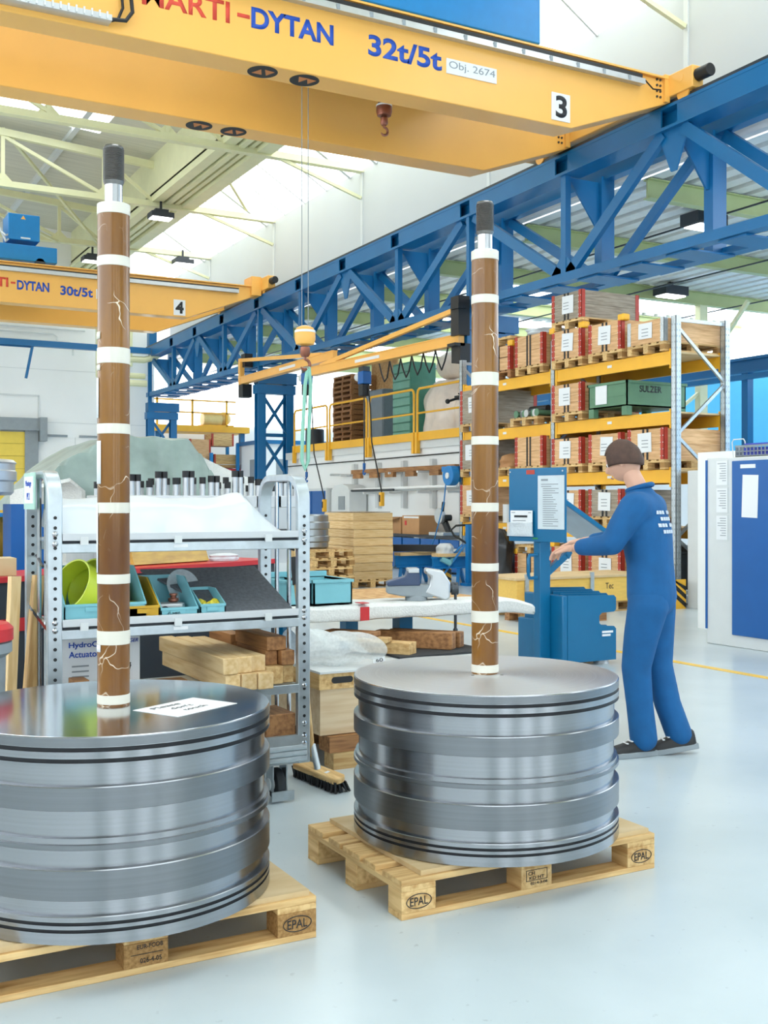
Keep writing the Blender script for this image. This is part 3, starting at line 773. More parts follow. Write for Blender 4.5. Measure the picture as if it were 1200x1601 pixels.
# ================================================================= wall jibs with chain hoists
def jib(label, P, zp0, zp1, tip, zarm, tie0, name='jib_crane'):
    t = thing(name, label, 'jib crane', (P[0], P[1], zp0), group='yellow jib cranes on the runway columns')
    d_ = Vector((tip[0]-P[0], tip[1]-P[1], 0)); L = d_.length; d_.normalize()
    A = Vector((P[0], P[1], 0)) + d_*.12
    z3 = Vector((0,0,1))
    MB().bar(A+z3*(zarm-.12), A+z3*(zp1+.05), .16, .14).build('mast', 'yellow', t, world=True)
    a0 = A + z3*zarm; a1 = Vector((tip[0], tip[1], zarm))
    q = MB(); q.bar(a0, a1, .12, .2); q.bar(a0-z3*.1, a1-z3*.1, .2, .03); q.bar(a0+z3*.1, a1+z3*.1, .16, .02)
    q.build('arm', 'yellow', t, world=True)
    MB().bar(A+z3*zp1, Vector((P[0],P[1],0))+d_*(L*tie0)+z3*(zarm+.1), .09, .1).build('tie_bar', 'yellow', t, world=True)
    sd = Vector((-d_.y, d_.x, 0))
    pl_ = a0 + d_*(L*.55) ; side = sd if sd.x < 0 else -sd
    q = MB().bar(pl_+side*.065-d_*.55, pl_+side*.065+d_*.55, .01, .07).build('name_plate', 'paper', t, world=True)
    return t
j1 = jib('yellow jib crane swung along the truss, on the column by the pallet rack', (12.2, 18.9), 4.5, 5.52, (11.85, 25.4), 4.88, .93)
for b_ in ((12.05, 12.32, 18.82, 19.12, 4.95, 5.75), (12.08, 12.32, 18.8, 19.14, 4.4, 4.78), (12.0, 12.2, 18.75, 19.05, 5.48, 5.56), (11.95, 12.2, 18.8, 19.1, 4.72, 4.78)): MB().box(*b_).build('bracket', 'black', j1, world=True)
j2 = jib('yellow jib crane on the cross-braced column, its arm running behind the hook block', (12.1, 31.1), 5.0, 5.82, (12.0, 24.4), 5.2, .88)
for b_ in ((12.05, 12.35, 30.75, 31.1, 4.7, 5.1), (12.1, 12.35, 30.7, 31.0, 5.6, 6.0)): MB().box(*b_).build('bracket', 'black', j2, world=True)
def hoist(label, x, y, zarm, zhook, zpen, dy):
    t = thing('chain_hoist', label, 'hoist', (x, y, zarm-.5), group='chain hoists under the jib cranes')
    MB().box(-.11, .13, -.13, .13, -.02, .28).build('body', 'royal', t, bevel=.02)
    MB().cyl((0, .13, .17), (0, .34, .17), .1, 18).build('motor', 'ltgrey', t, bevel=.02)
    MB().box(-.1, .1, -.1, .12, -.3, -.02).build('chain_bag', 'black', t, bevel=.02)
    MB().box(-.09, .09, -.12, .12, .28, .39).build('trolley', 'darksteel', t)
    MB().cyl((.0, .0, -.3), (0, 0, zhook-zarm+.5+.15), .014, 6).build('chain', 'darksteel', t)
    h = zhook-zarm+.5
    MB().cyl((0,0,h+.02),(0,0,h+.16),.035,10).tube([(0,0,h+.03)]+[(.0, .055*math.cos(a), h-.05+.055*math.sin(a)) for a in [R(90-i*26) for i in range(11)]], .02, 8).build('hook', 'royal', t)
    zp = zpen-zarm+.5
    MB().tube([(.05,-.1,-.05),(.06,-.2,-.6),(.06,dy*.35,zp+1.3),(.06,dy*.8,zp+.5),(.06,dy,zp+.12)], .016, 6).build('pendant_cable', 'black', t)
    q = MB().box(.01, .11, dy-.05, dy+.05, zp-.2, zp+.12).build('pendant', 'yellow2', t, bevel=.015)
    MB().box(.0, .012, dy-.025, dy+.025, zp-.1, zp+.06).build('buttons', 'ink', q)
hoist('chain hoist with a blue hook hanging from the right jib arm', 12.0, 22.85, 4.84, 2.3, 1.65, -.75)
hoist('chain hoist hanging from the left jib arm behind the trolley end frame', 12.03, 26.15, 5.15, 2.18, 1.5, -.95)
q = MB()
for k in range(6):
    y_ = 19.4 + k*.5
    q.tube([(12.16, y_, 4.76), (12.16, y_+.12, 4.5-.02*k), (12.16, y_+.25, 4.32), (12.16, y_+.38, 4.5), (12.16, y_+.5, 4.76)], .018, 6)
solo('festoon_cable', 'black looped power cable hanging under the right jib arm', 'cable', q, 'black')

# ================================================================= mezzanine beside the column
struct('floor_mezzanine', MB().box(13.25, 20, 20.0, 30.3, 2.82, 3.02), 'ltgrey')
struct('wall_mezzanine', MB().box(13.3, 13.5, 19.6, 30.3, 0, 2.82), 'white')
struct('wall_mezzanine_end', MB().box(13.5, 20, 30.1, 30.3, 0, 2.82).box(13.5, 20, 19.6, 19.8, 0, 2.82), 'white')
YP = [29.62, 27.25, 24.92, 22.5, 20.1]
for n in range(4):
    a_, b_ = YP[n]-.08, YP[n+1]+.08
    t = thing('guard_rail', ['yellow guard rail panel next to the cross-braced column', 'yellow guard rail panel in front of the pallet tower', 'yellow guard rail panel in front of the green drawer tower', 'yellow guard rail panel nearest the pallet rack'][n], 'guard rail', (13.2, (a_+b_)/2, 2.7), group='yellow guard rails along the mezzanine edge')
    l = (a_-b_)/2
    pts = [(0,-l,0),(0,-l,1.4),(0,-l+.03,1.49),(0,-l+.1,1.53),(0,l-.1,1.53),(0,l-.03,1.49),(0,l,1.4),(0,l,0)]
    MB().tube(pts, .03, 8).build('rail_frame', 'yellow2', t)
    MB().cyl((0,-l,.95),(0,l,.95),.024,8).build('mid_rail', 'yellow2', t)
    MB().box(-.01, .02, -l, l, .3, .5).build('kick_plate', 'yellow2', t)
    for s_ in (-l, l): MB().box(-.05, .04, s_-.05, s_+.05, 0, .5).build('post_shoe', 'yellow2', t)
pipe('wall_cable', 'dark cable clipped along the white wall under the yellow guard rails', 'cable', [(13.27, 19.7, 2.66), (13.27, 24, 2.64), (13.27, 30.2, 2.62)], .015, 'black')
# things stored on the mezzanine
for k in range(15):
    q = MB().box(-.6, .6, -.4, .4, .1, .144).box(-.6, .6, -.4, -.3, 0, .022).box(-.6, .6, .3, .4, 0, .022)
    for sx in (-.55, 0, .55): q.box(sx-.05, sx+.05, -.4, .4, .022, .1)
    if k == 0:
        P0 = thing('flat_pallet', 'wooden pallet in the tall tower behind the yellow rail', 'pallet', (14.6, 28.4, 3.02), R(90), 'pallets in the tower on the mezzanine')
        q.build('deck', 'oldx', P0)
    else: dup(P0, (14.6 + random.uniform(-.02,.02), 28.4, 3.02+k*.146))
solo('osb_board', 'tall upright chipboard panel beside the pallet tower on the mezzanine', 'board', MB().box(15.0, 15.06, 26.6, 28.1, 3.04, 5.55), 'osb')
t = thing('switch_cabinet', 'dark grey steel cabinet in front of the chipboard panel on the mezzanine', 'cabinet', (14.6, 26.6, 3.02))
MB().box(-.3, .3, -.5, .5, .12, 1.62).build('body', mat('cab_grey', '#6E7880', .45), t, bevel=.01)
MB().box(-.32, -.3, -.47, .47, .16, 1.58).build('door', mat('cab_grey2', '#7A858D', .45), t)
MB().box(-.25, .25, -.45, .45, 0, .12).build('plinth', 'black', t)
t = thing('drawer_cabinet', 'tall green drawer tower behind the yellow rail, on a wooden pallet', 'cabinet', (14.7, 25.2, 3.02))
MB().box(-.35, .4, -.5, .45, .15, 2.2).build('body', mat('drawer_green', '#4F8E7A', .45), t)
for k in range(9):
    MB().box(-.38, -.35, -.47, .42, .19+k*.222, .37+k*.222).build('drawer', mat('drawer_green2', '#77AE9B', .4), t)
MB().box(-.4, .4, -.5, .5, 0, .04).box(-.4, .4, -.5, -.4, .04, .13).box(-.4, .4, .4, .5, .04, .13).box(-.4, .4, -.05, .05, .04, .13).build('pallet_base', 'oldx', t)
t = thing('wrapped_machine', 'machine wrapped in cream foil with a long wrapped head on the mezzanine', 'machine', (14.9, 23.3, 3.02))
random.seed(3)
def lump(cx_, cy_, rx, ry, h, top, seed):
    rnd = random.Random(seed); q = MB()
    ph = [rnd.uniform(0, 6.28) for _ in range(6)]
    def fn(u, v):
        a = 2*math.pi*u; z = v*h
        w_ = 1 + .05*math.sin(5*a+ph[0]+3*v) + .04*math.sin(9*a+ph[1]-6*v) + .03*math.sin(14*v+ph[2])
        k_ = (1 - (1-top)*max(0, (v-.75)/.25)**1.5) * w_
        return (cx_ + rx*k_*math.cos(a)*(.9+.1*abs(math.cos(a))), cy_ + ry*k_*math.sin(a), z)
    q.grid(fn, 40, 16)
    n = len(q.v); q.add([(cx_, cy_, h*1.02)], []); 
    for i in range(39): q.f.append((15*40+i, 15*40+i+1, n))
    return q
lump(0, .35, .55, .85, 1.6, .6, 1).build('wrapped_base', 'wrapw', t)
lump(.1, -.75, .5, .6, 1.5, .75, 2).build('wrapped_column', 'wrapw', t)
q = MB().tube([(0, .55, 1.95), (0, .4, 1.98), (-.05, -.7, 2.05), (-.1, -1.25, 2.05), (-.1, -1.32, 2.05)], [.3, .36, .38, .36, .25], 16)
q.build('wrapped_head', 'wrapw', t)
MB().cyl((-.46, -1.02, 2.05), (-.4, -1.02, 2.05), .06, 14).build('spindle_hole', 'brass', t)
t = thing('metal_drum', 'pale steel drum with a dent above the green stand on the mezzanine', 'drum', (16.2, 24.3, 3.02))
MB().lathe([(.3,1.95),(.42,1.97),(.42,2.45),(.43,2.48),(.43,2.75),(.41,2.8)], 28).build('shell', 'galv', t)
MB().box(-.3, .3, -.3, .3, 0, 1.95).build('stand', 'greenbox', t)
t = thing('drill_machine', 'green milling table with levers at the mezzanine end by the rack', 'machine', (14.3, 21.1, 3.02))
MB().box(-.2, .25, .1, .5, 0, .85).build('column', 'greenbox', t, bevel=.02)
MB().box(-.3, .3, -.9, .95, .95, 1.05).build('table', 'darksteel', t)
MB().box(-.15, .15, -.35, -.05, 0, .95).box(-.15, .15, -.8, -.65, 0, .95).build('leg', 'greenbox', t)
MB().box(-.2, .2, -.1, .25, 1.05, 1.25).box(-.2, .2, -.8, -.4, 1.05, 1.18).build('vice', 'greenbox', t)
MB().cyl((-.3, .8, .98), (-.55, .85, .9), .03, 8).cyl((-.3, .5, 1.0), (-.5, .45, 1.05), .02, 8).ball((-.55, .85, .9), .06).build('lever', 'black', t)
for s_ in (.15, .4): MB().cyl((-.28, s_, .5), (-.2, s_, .5), .14, 18).build('gear_cover', 'darksteel', t)
t = thing('low_crate', 'small wooden crate under grey bars near the left end of the mezzanine', 'crate', (14.9, 29.3, 3.02))
MB().box(-.3, .3, -.45, .3, 0, .5).build('box', 'oldy', t)
MB().box(-.25, .2, -1.9, .4, .52, .62).build('bars', 'darksteel', t)
solo('black_drum', 'black drum seen through the cross-braced column', 'drum', MB().lathe([(.26,3.02),(.28,3.04),(.28,3.72),(.26,3.74)], 24, (14.0, 29.85, 0)), 'dkgrey')
# ================================================================= pallet rack
RX, RB = 11.38, 12.36
UY = [11.93, 14.78, 17.62]
LV = [3.74, 2.86, 2.01, 1.16]
rk = thing('pallet_rack', 'tall pallet rack with yellow beams and galvanised uprights, full of wooden crates', 'rack', (11.87, 14.8, 0))
for y in UY:
    for x in (RX, RB):
        q = MB().box(x-.05, x-.042, y-.05, y+.05, 0, 4.24).box(x-.05, x+.05, y-.05, y-.042, 0, 4.24).box(x-.05, x+.05, y+.042, y+.05, 0, 4.24)
        q.build('upright', 'galv', rk, world=True)
        h = MB()
        for k in range(48):
            for s_ in (-.025, .025):
                h.box(x-.0525, x-.049, y+s_-.005, y+s_+.005, .1+k*.085, .125+k*.085)
                h.box(x+s_-.005, x+s_+.005, y-.0525, y-.049, .1+k*.085, .125+k*.085)
        h.build('slot_pattern', 'grey', rk, world=True)
        MB().box(x-.08, x+.08, y-.08, y+.08, 0, .012).build('foot_plate', 'galv', rk, world=True)
    zz = [.35, 1.0, 1.75, 2.5, 3.3, 4.1]
    for k in range(5):
        a_, b_ = (RX, RB) if k % 2 else (RB, RX)
        MB().bar((a_, y, zz[k]), (b_, y, zz[k+1]), .035, .045).build('brace', 'galv', rk, world=True)
    MB().bar((RX, y, 4.18), (RB, y, 4.18), .035, .05).build('brace', 'galv', rk, world=True)
for n in range(2):
    a_, b_ = UY[n]+.05, UY[n+1]-.05
    for z in LV:
        for x in (RX, RB):
            q = MB().box(x-.025, x+.025, a_, b_, z-.15, z-.04).box(x-.03, x+.03, a_, b_, z-.04, z-.005).box(x-.03, x+.03, a_, b_, z-.2, z-.15)
            q.box(x-.035, x+.035, a_, a_+.05, z-.26, z+.03).box(x-.035, x+.035, b_-.05, b_, z-.26, z+.03)
            q.build('beam', 'yellow2', rk, world=True)
        MB().box(RX+.035, RB-.035, a_+.02, b_-.02, z-.03, z-.005).build('shelf_board', 'ply', rk, world=True)
        MB().box(RX-.033, RX-.026, (a_+b_)/2-.05, (a_+b_)/2+.05, z-.11, z-.07).build('load_label', 'paper', rk, world=True)

# a pallet seen from its 800 mm end (long side across the shelf)
def small_pallet(name, label, loc, rz=0, group='pallets on the rack', m='palletx', L=1.2, Wd=.8):
    t = thing(name, label, 'pallet', loc, rz, group)
    q = MB()
    for k in range(5): q.box(-L/2, L/2, -Wd/2+k*(Wd-.12)/4, -Wd/2+k*(Wd-.12)/4+.12, .122, .144)
    q.build('deck', m, t)
    s_ = MB()
    for x in (-L/2+.07, 0, L/2-.07): s_.box(x-.07, x+.07, -Wd/2, Wd/2, .1, .122)
    s_.build('stringers', m.replace('x', 'y'), t)
    for x in (-L/2+.07, 0, L/2-.07):
        for y in (-Wd/2+.05, 0, Wd/2-.05): MB().box(x-.07, x+.07, y-.05, y+.05, .022, .1).build('block', 'chip' if random.random() < .3 else m, t)
    for y in (-Wd/2+.05, 0, Wd/2-.05): MB().box(-L/2, L/2, y-.05, y+.05, 0, .022).build('bottom_board', m, t)
    return t
PAL = {}
def put_pallet(label, loc, rz=0, group='pallets on the rack', m='palletx'):
    if m not in PAL:
        PAL[m] = small_pallet('euro_pallet', label, loc, rz, group, m); return PAL[m]
    return dup(PAL[m], loc, rz, label, group)
def crate(label, y0, y1, z0, h, wd='crate', paper=True, straps=True, cap=False, x0=RX-.12, L=1.2, boards=2, group='wooden crates on the rack', hinge='dkred', lid=False):
    t = thing('wooden_crate', label, 'crate', (x0+L/2, (y0+y1)/2, z0), 0, group)
    l, w_ = L/2, (y1-y0)/2
    for k in range(boards):
        a_, b_ = k*h/boards+.002, (k+1)*h/boards-.002
        MB().box(-l, -l+.022, -w_+.02, w_-.02, a_, b_).build('end_board', wd+'y', t)
        MB().box(l-.022, l, -w_+.02, w_-.02, a_, b_).build('end_board', wd+'y', t)
        MB().box(-l, l, -w_, -w_+.02, a_, b_).build('side_board', wd+'x', t)
        MB().box(-l, l, w_-.02, w_, a_, b_).build('side_board', wd+'x', t)
    MB().box(-l+.02, l-.02, -w_+.02, w_-.02, .0, h*.86 if not lid else h-.01).build('packed_goods', 'old'+'x', t)
    if hinge:
        for sx in (-1, 1):
            for sy in (-1, 1):
                q = MB().box(sx*l-.006*(sx>0)-.0, sx*(l+.006), sy*w_-sy*.09, sy*(w_+.005), 0, h) if False else MB()
                xa, xb = sorted((sx*(l+.006), sx*(l-.0)));  ya, yb = sorted((sy*(w_+.006), sy*(w_-.07)))
                q.box(xa, xb, ya, yb, .0, h+.01)
                xa, xb = sorted((sx*(l+.006), sx*(l-.07))); ya, yb = sorted((sy*(w_+.006), sy*w_))
                q.box(xa, xb, ya, yb, .0, h+.01)
                q.build('corner_hinge', hinge, t)
                if sx < 0:
                    r_ = MB(); k = .05
                    while k < h:
                        for d_ in (.015, .07): r_.cyl((-l-.009, sy*(w_-d_), k), (-l-.006, sy*(w_-d_), k), .008, 6)
                        k += .1
                    r_.build('rivets', 'ltgrey', t)
    if straps:
        for s_ in (-.045, .045): MB().box(-l-.008, -l, s_-.018, s_+.018, 0, h).build('strap', 'black', t)
    if paper:
        p = MB().obox((-l-.011, random.uniform(-.06, .06), h*.56), (.004, .29, min(.29, h*.68)), (R(random.uniform(-4, 4)), 0, 0)).build('label_sheet', 'paper', t)
        g_ = MB()
        for k in range(3): g_.box(-l-.0145, -l-.0135, -.07, .07, h*.62-k*.05, h*.62-k*.05+.012)
        g_.build('print_lines', 'grink', p)
    if cap:
        for sy in (cap if isinstance(cap, tuple) else (cap,)):
            MB().box(-l-.02, -l+.12, sy*w_-.07, sy*w_+.07, h-.02, h+.08).build('corner_cap', 'yellow2', t, bevel=.02)
    return t
C_ = [(13.93, 14.7), (12.98, 13.75), (12.05, 12.83)]
top = ['far end of the upper right bay', 'middle of the upper right bay', 'end upright side of the upper right bay']
def pc(y): return (RX+.48, (y[0]+y[1])/2)
for n, y in enumerate(C_):
    put_pallet('wooden pallet on the top shelf at the ' + top[n], (*pc(y), 3.74))
crate('wooden crate with yellow corner caps on the top shelf, under the grey crate', *C_[0], 3.884, .47, cap=(-1, 1))
crate('wooden crate in the middle of the top shelf, a yellow cap on its near corner', *C_[1], 3.884, .45, cap=(-1,))
crate('low wooden crate on the top shelf beside the end upright, galvanised corners', *C_[2], 3.884, .34, hinge='galv', straps=False, boards=1)
put_pallet('wooden pallet stacked on a crate, carrying the greyed crate at the rack top', (*pc(C_[0]), 4.37))
crate('greyed weathered crate, topmost of all on the rack', *C_[0], 4.514, .44, wd='greyw')
put_pallet('wooden pallet under the crate beside the green metal box', (*pc(C_[0]), 2.86))
crate('wooden crate on the second shelf beside the green metal box', *C_[0], 3.004, .46, boards=3)
t = thing('metal_box', 'dark green steel stacking box with a paper sheet on the second shelf', 'box', (RX+.48, 13.3, 2.86))
q = MB()
for sx in (-.6, .58): q.box(sx, sx+.02, -.45, .45, .14, .52)
for sy in (-.45, .43): q.box(-.6, .6, sy, sy+.02, .14, .52)
q.box(-.6, .6, -.45, .45, .14, .16).build('body', 'greenbox', t)
for sx in (-.6, .5):
    for sy in (-.45, .33): MB().box(sx, sx+.1, sy, sy+.12, 0, .14).build('foot', 'greenbox', t)
MB().box(-.62, .62, -.47, -.44, .49, .53).box(-.62, .62, .44, .47, .49, .53).box(-.62, -.59, -.47, .47, .49, .53).build('rim', 'greenbox', t)
MB().box(-.61, -.6, -.42, .42, .3, .33).build('rib', 'greenbox', t)
MB().box(-.615, -.61, .0, .27, .2, .5).build('label_sheet', 'paper', t)
text('SULZER', .45, .1, (-.35, -.453, .36), FACE_Y, 'dkgrey', t, bold=.02)
nm = ['farthest in the right bay', 'in the middle of the right bay', 'beside the end upright']
for n, y in enumerate(C_): put_pallet('wooden pallet on the third shelf, ' + nm[n], (*pc(y), 2.01))
crate('wooden crate on the third shelf, first past the middle upright', *C_[0], 2.154, .42)
crate('wooden crate with a four-line sheet in the middle of the third shelf', *C_[1], 2.154, .44, straps=False)
crate('wooden crate on the third shelf beside the end upright, above the worker', *C_[2], 2.154, .46)
for n, y in enumerate(C_[:2]): put_pallet('wooden pallet on the lowest shelf, ' + nm[n], (*pc(y), 1.16))
crate('wooden crate on the lowest shelf, partly behind the blue notice board', *C_[0], 1.304, .42)
crate('greyed crate with two papers on the lowest shelf, left of the worker', *C_[1], 1.304, .42, wd='greyw')
# left bay
D_ = [(14.95, 15.75), (15.9, 16.68), (16.74, 17.52)]
put_pallet('wooden pallet under the crate topped with white plastic', (*pc(D_[0]), 3.74))
crate('wooden crate with white plastic sheet on top, on the upper left bay', *D_[0], 3.884, .52, paper=False)
solo('plastic_sheet', 'crumpled white plastic sheet lying on the upper left crate', 'sheet', lump(RX+.4, 15.35, .5, .36, .14, .6, 5), 'sheet').location = (RX+.4, 15.35, 4.41)
put_pallet('dark pallet under two low crates beside the right brown rod', (*pc(D_[1]), 3.74), m='oldx')
crate('low wooden crate beside the right brown rod, lower of two', *D_[1], 3.884, .22, paper=False, boards=1)
crate('low wooden crate beside the right brown rod, upper of two', *D_[1], 4.115, .2, paper=False, boards=1, cap=(-1,))
put_pallet('spare pallet lying on the low crates beside the right brown rod', (*pc(D_[1]), 4.335))
put_pallet('wooden pallet with pipe fittings on the second shelf', (RX+.48, 15.5, 2.86))
t = thing('pipe_fittings', 'heap of bright flanged pipe fittings on the left bay pallet', 'fittings', (RX+.2, 15.5, 3.004))
for k in range(7):
    y_ = -.3+k*.1
    MB().cyl((-.25+.03*(k%3), y_, .07), (.25, y_+.03, .07), .045, 12).cyl((-.27+.03*(k%3), y_, .07), (-.25+.03*(k%3), y_, .07), .065, 12).build('pipe', 'alu' if k % 2 else 'greenbox', t)
MB().cyl((0, -.28, .15), (.1, .35, .17), .06, 12).build('pipe', 'darksteel', t)
put_pallet('wooden pallet under the left end crate of the second shelf', (*pc(D_[2]), 2.86))
crate('greyed crate on the second shelf at the far left end of the rack', *D_[2], 3.004, .62, wd='greyw', straps=False)
put_pallet('wooden pallet under the red-tagged crate on the third shelf', (*pc(D_[0]), 2.01))
crate('wooden crate with a red tag on its straps on the third shelf', *D_[0], 2.154, .5, paper=False)
put_pallet('wooden pallet carrying crumpled brown bags on the third shelf', (*pc(D_[1]), 2.01))
solo('paper_bag', 'crumpled brown paper bags with red print on a pallet', 'bag', lump(RX+.4, 16.3, .4, .28, .26, .5, 8), 'card').location = (RX+.4, 16.3, 2.154)
put_pallet('wooden pallet under the left end crate of the third shelf', (*pc(D_[2]), 2.01))
crate('greyed crate on the third shelf at the far left end of the rack', *D_[2], 2.154, .55, wd='greyw', straps=False)
put_pallet('wooden pallet under the left end crate of the lowest shelf', (*pc(D_[2]), 1.16))
crate('wooden crate with a red tag on the lowest shelf at the far left end', *D_[2], 1.304, .55, straps=False)
solo('carton', 'brown carton on the lowest shelf, left of the blue notice board', 'box', MB().box(11.5, 12.1, 15.2, 15.7, 1.165, 1.6), 'card')
t = thing('canister_row', 'white canisters standing on the lowest shelf beside the notice board', 'canisters', (11.45, 16.1, 1.165))
for k in range(3): MB().cyl((0, -.2+k*.18, 0), (0, -.2+k*.18, .33), .08, 14).build('canister', 'ltgrey', t)
# floor level of the rack
for n, y in enumerate(C_[:2]):
    put_pallet('wooden pallet standing on the floor under the rack, ' + nm[n], (*pc(y), 0))
    crate(['wooden crate with yellow cap on the floor under the rack', 'wooden crate on the floor under the rack, beside the worker'][n], *y, .144, .66, cap=(1,) if n == 0 else False)
put_pallet('wooden pallet on the floor below the left bay', (*pc(D_[0]), 0))
crate('wooden crate on the floor of the left rack bay, with red corners', *D_[0], .144, .5, paper=False, boards=2, cap=(1,))
put_pallet('spare pallet lying on the floor-level crate of the left bay', (*pc(D_[0]), .655))
t = thing('black_bag', 'tall black plastic sack leaning at the rack, right of the brown rod', 'sack', (11.1, 16.0, 0))
lump(0, 0, .24, .32, 1.05, .35, 12).build('sack', mat('black_plastic_film', '#1E2024', .3, bump=.5, scale=12), t)
t = thing('steel_vat', 'dark steel vat with a red knob on a grey base under the rack end', 'vat', (11.95, 12.55, 0))
MB().lathe([(.4,.22),(.42,.24),(.42,.74),(.44,.75),(.44,.79),(.38,.84),(.1,.88)], 32).build('vat', 'darksteel', t)
MB().cyl((0,0,.88),(0,0,.95),.05,12).build('knob', 'red', t)
MB().box(-.5, .5, -.5, .5, .03, .09).box(-.5, .5, -.5, -.45, .16, .22).box(-.5, .5, .45, .5, .16, .22).build('base_frame', 'ltgrey', t)
t = thing('upright_guard', 'yellow and black striped guard at the foot of the rack end upright', 'guard', (11.24, 11.72, 0))
MB().box(-.12, .12, -.01, .01, 0, .42).box(-.12, -.1, -.01, .25, 0, .42).build('plate', 'yellow2', t)
for k in range(3):
    z_ = .06+k*.12
    a_ = [(-.12, z_+.1), (-.12, z_+.04), (.0, z_-.05), (.04, z_-.05), (.12, z_-.05)]
    MB().prism([(-.12, min(z_+.2,.41)), (-.12, z_+.13), (.12, max(z_-.05,.01)), (.12, z_+.02)], 'y', -.013, -.01).build('black_stripe', 'black', t)
# yellow transport box in front of the rack
for n, x in enumerate((9.05, 10.2)):
    put_pallet(['low pallet carrying the left half of the long yellow box', 'low pallet carrying the right half of the long yellow box'][n], (x, 12.3, 0))
t = thing('transport_box', 'long yellow wooden transport box lying in front of the rack', 'box', (9.65, 12.3, .146))
MB().box(-1.15, 1.15, -.45, .45, 0, .34).build('box', mat('yellow_wood', '#E9BE5C', .55, stretch=(1,6,6)), t, bevel=.006)
MB().box(-1.18, 1.18, -.47, .47, .34, .37).build('lid', 'plyx' if 'plyx' in M else 'ply', t)
for x in (-1.0, .1): MB().box(x-.03, x+.03, -.475, -.45, .1, .42).build('lid_clip', 'galv', t)
text('Tec', .14, .08, (.35, -.453, .18), FACE_Y, 'ink', t)
solo('spare_pallet', 'grey spare pallet on the floor just in front of the long yellow box', 'pallet', MB().box(8.2, 9.3, 11.0, 11.7, .1, .14).box(8.2, 9.3, 11.0, 11.1, 0, .02).box(8.2,8.34,11.0,11.1,.02,.1).box(8.68,8.82,11.0,11.1,.02,.1).box(9.16,9.3,11,11.1,.02,.1).box(8.2,8.34,11.6,11.7,.02,.1).box(9.16,9.3,11.6,11.7,.02,.1).box(8.2,9.3,11.6,11.7,0,.02), 'oldx')

# ================================================================= bench, trestles and stacks by the mezzanine wall
put_pallet('pallet under the tall stack of wooden collars', (9.32, 18.0, 0), R(90), 'pallets by the white wall')
for k in range(8):
    q = MB()
    if k == 0:
        col0 = thing('pallet_collar', 'pale wooden pallet collar in the tall square stack by the white wall', 'collar', (9.32, 18.0, .146), 0, 'collars in the tall stack')
        [MB().box(-.4, .4, y_, y_+.02, 0, .143).build('short_board', 'palex', col0) for y_ in (-.6, .58)]
        [MB().box(x_, x_+.02, -.58, .58, 0, .143).build('long_board', 'paley', col0) for x_ in (-.4, .38)]
    else:
        dup(col0, (9.32+random.uniform(-.012,.012), 18.0+random.uniform(-.012,.012), .146+k*.15), rz=R(random.uniform(-.4,.4)))
solo('lid_board', 'grey board lying on the tall stack of wooden collars', 'board', MB().box(8.95, 9.7, 17.45, 18.5, 1.346, 1.36), 'greywy')
for k in range(5):
    lab = ['lowest', 'second lowest', 'middle', 'second highest', 'topmost'][k] + ' pallet of the low pile left of the collar stack'
    put_pallet(lab, (8.15+.04*(k%2), 17.3, k*.147), R(90) if k % 2 == 0 else R(90), 'pallets in the low pile')
solo('steel_ring', 'ribbed steel drum standing on the low pallet pile left of the collar stack', 'drum', MB().lathe([(.34,0),(.36,.02),(.36,.1),(.38,.12),(.38,.2),(.36,.22),(.36,.32),(.38,.34),(.38,.44),(.36,.46),(.36,.56),(.34,.58)], 40, (7.98, 17.3, .74)), 'steel')
t = thing('wall_bench', 'long blue workbench with drawers standing along the white wall', 'workbench', (12.75, 21.0, 0))
MB().box(-.4, .4, -1.8, 1.6, .76, .82).build('worktop', 'dkgrey', t)
MB().box(-.4, .4, -1.8, 1.6, .5, .56).box(-.4, .4, 1.5, 1.6, 0, .76).box(-.4, .4, -1.8, -1.7, 0, .76).build('frame', 'ltgrey', t)
for k in range(4): MB().box(-.42, -.38, 1.4-k*.8-.74, 1.4-k*.8, .57, .74).build('drawer', 'royal', t)
MB().box(-.3, .35, -1.6, 1.4, .05, .5).build('back_panel', 'royal', t)
t = thing('carton', 'open brown cardboard box on the blue wall bench', 'box', (12.7, 22.2, .82))
MB().box(-.25, .25, -.3, .3, 0, .38).build('box', 'card', t)
MB().add([(-.25,-.3,.38),(-.25,.3,.38),(-.5,.34,.3),(-.5,-.2,.3)], [(0,1,2,3)]).build('flap', 'card', t, solid=.008)
t = thing('carton', 'closed cardboard box with red and white tape on the blue wall bench', 'box', (12.7, 21.45, .82))
MB().box(-.25, .25, -.38, .38, 0, .42).build('box', 'card', t)
MB().box(-.256, -.25, -.36, .3, .36, .4).build('white_tape', 'paper', t); MB().box(-.256, -.25, .18, .26, .2, .3).build('red_label', 'red', t)
t = thing('mitre_saw', 'black and silver chop saw on the blue wall bench', 'saw', (12.6, 20.2, .82))
MB().box(-.25, .25, -.3, .3, 0, .07).build('base', 'alu', t, bevel=.01)
MB().bar((.1, 0, .05), (.05, .25, .45), .08, .12).build('arm', 'black', t)
MB().cyl((-.06, .2, .42), (.02, .2, .42), .17, 24).build('blade_guard', 'alu', t)
MB().cyl((-.02, .1, .5), (-.04, .02, .72), .035, 10).build('handle', 'black', t)
MB().cyl((.0, .05, .38), (.16, .05, .38), .07, 14).build('motor', 'black', t)
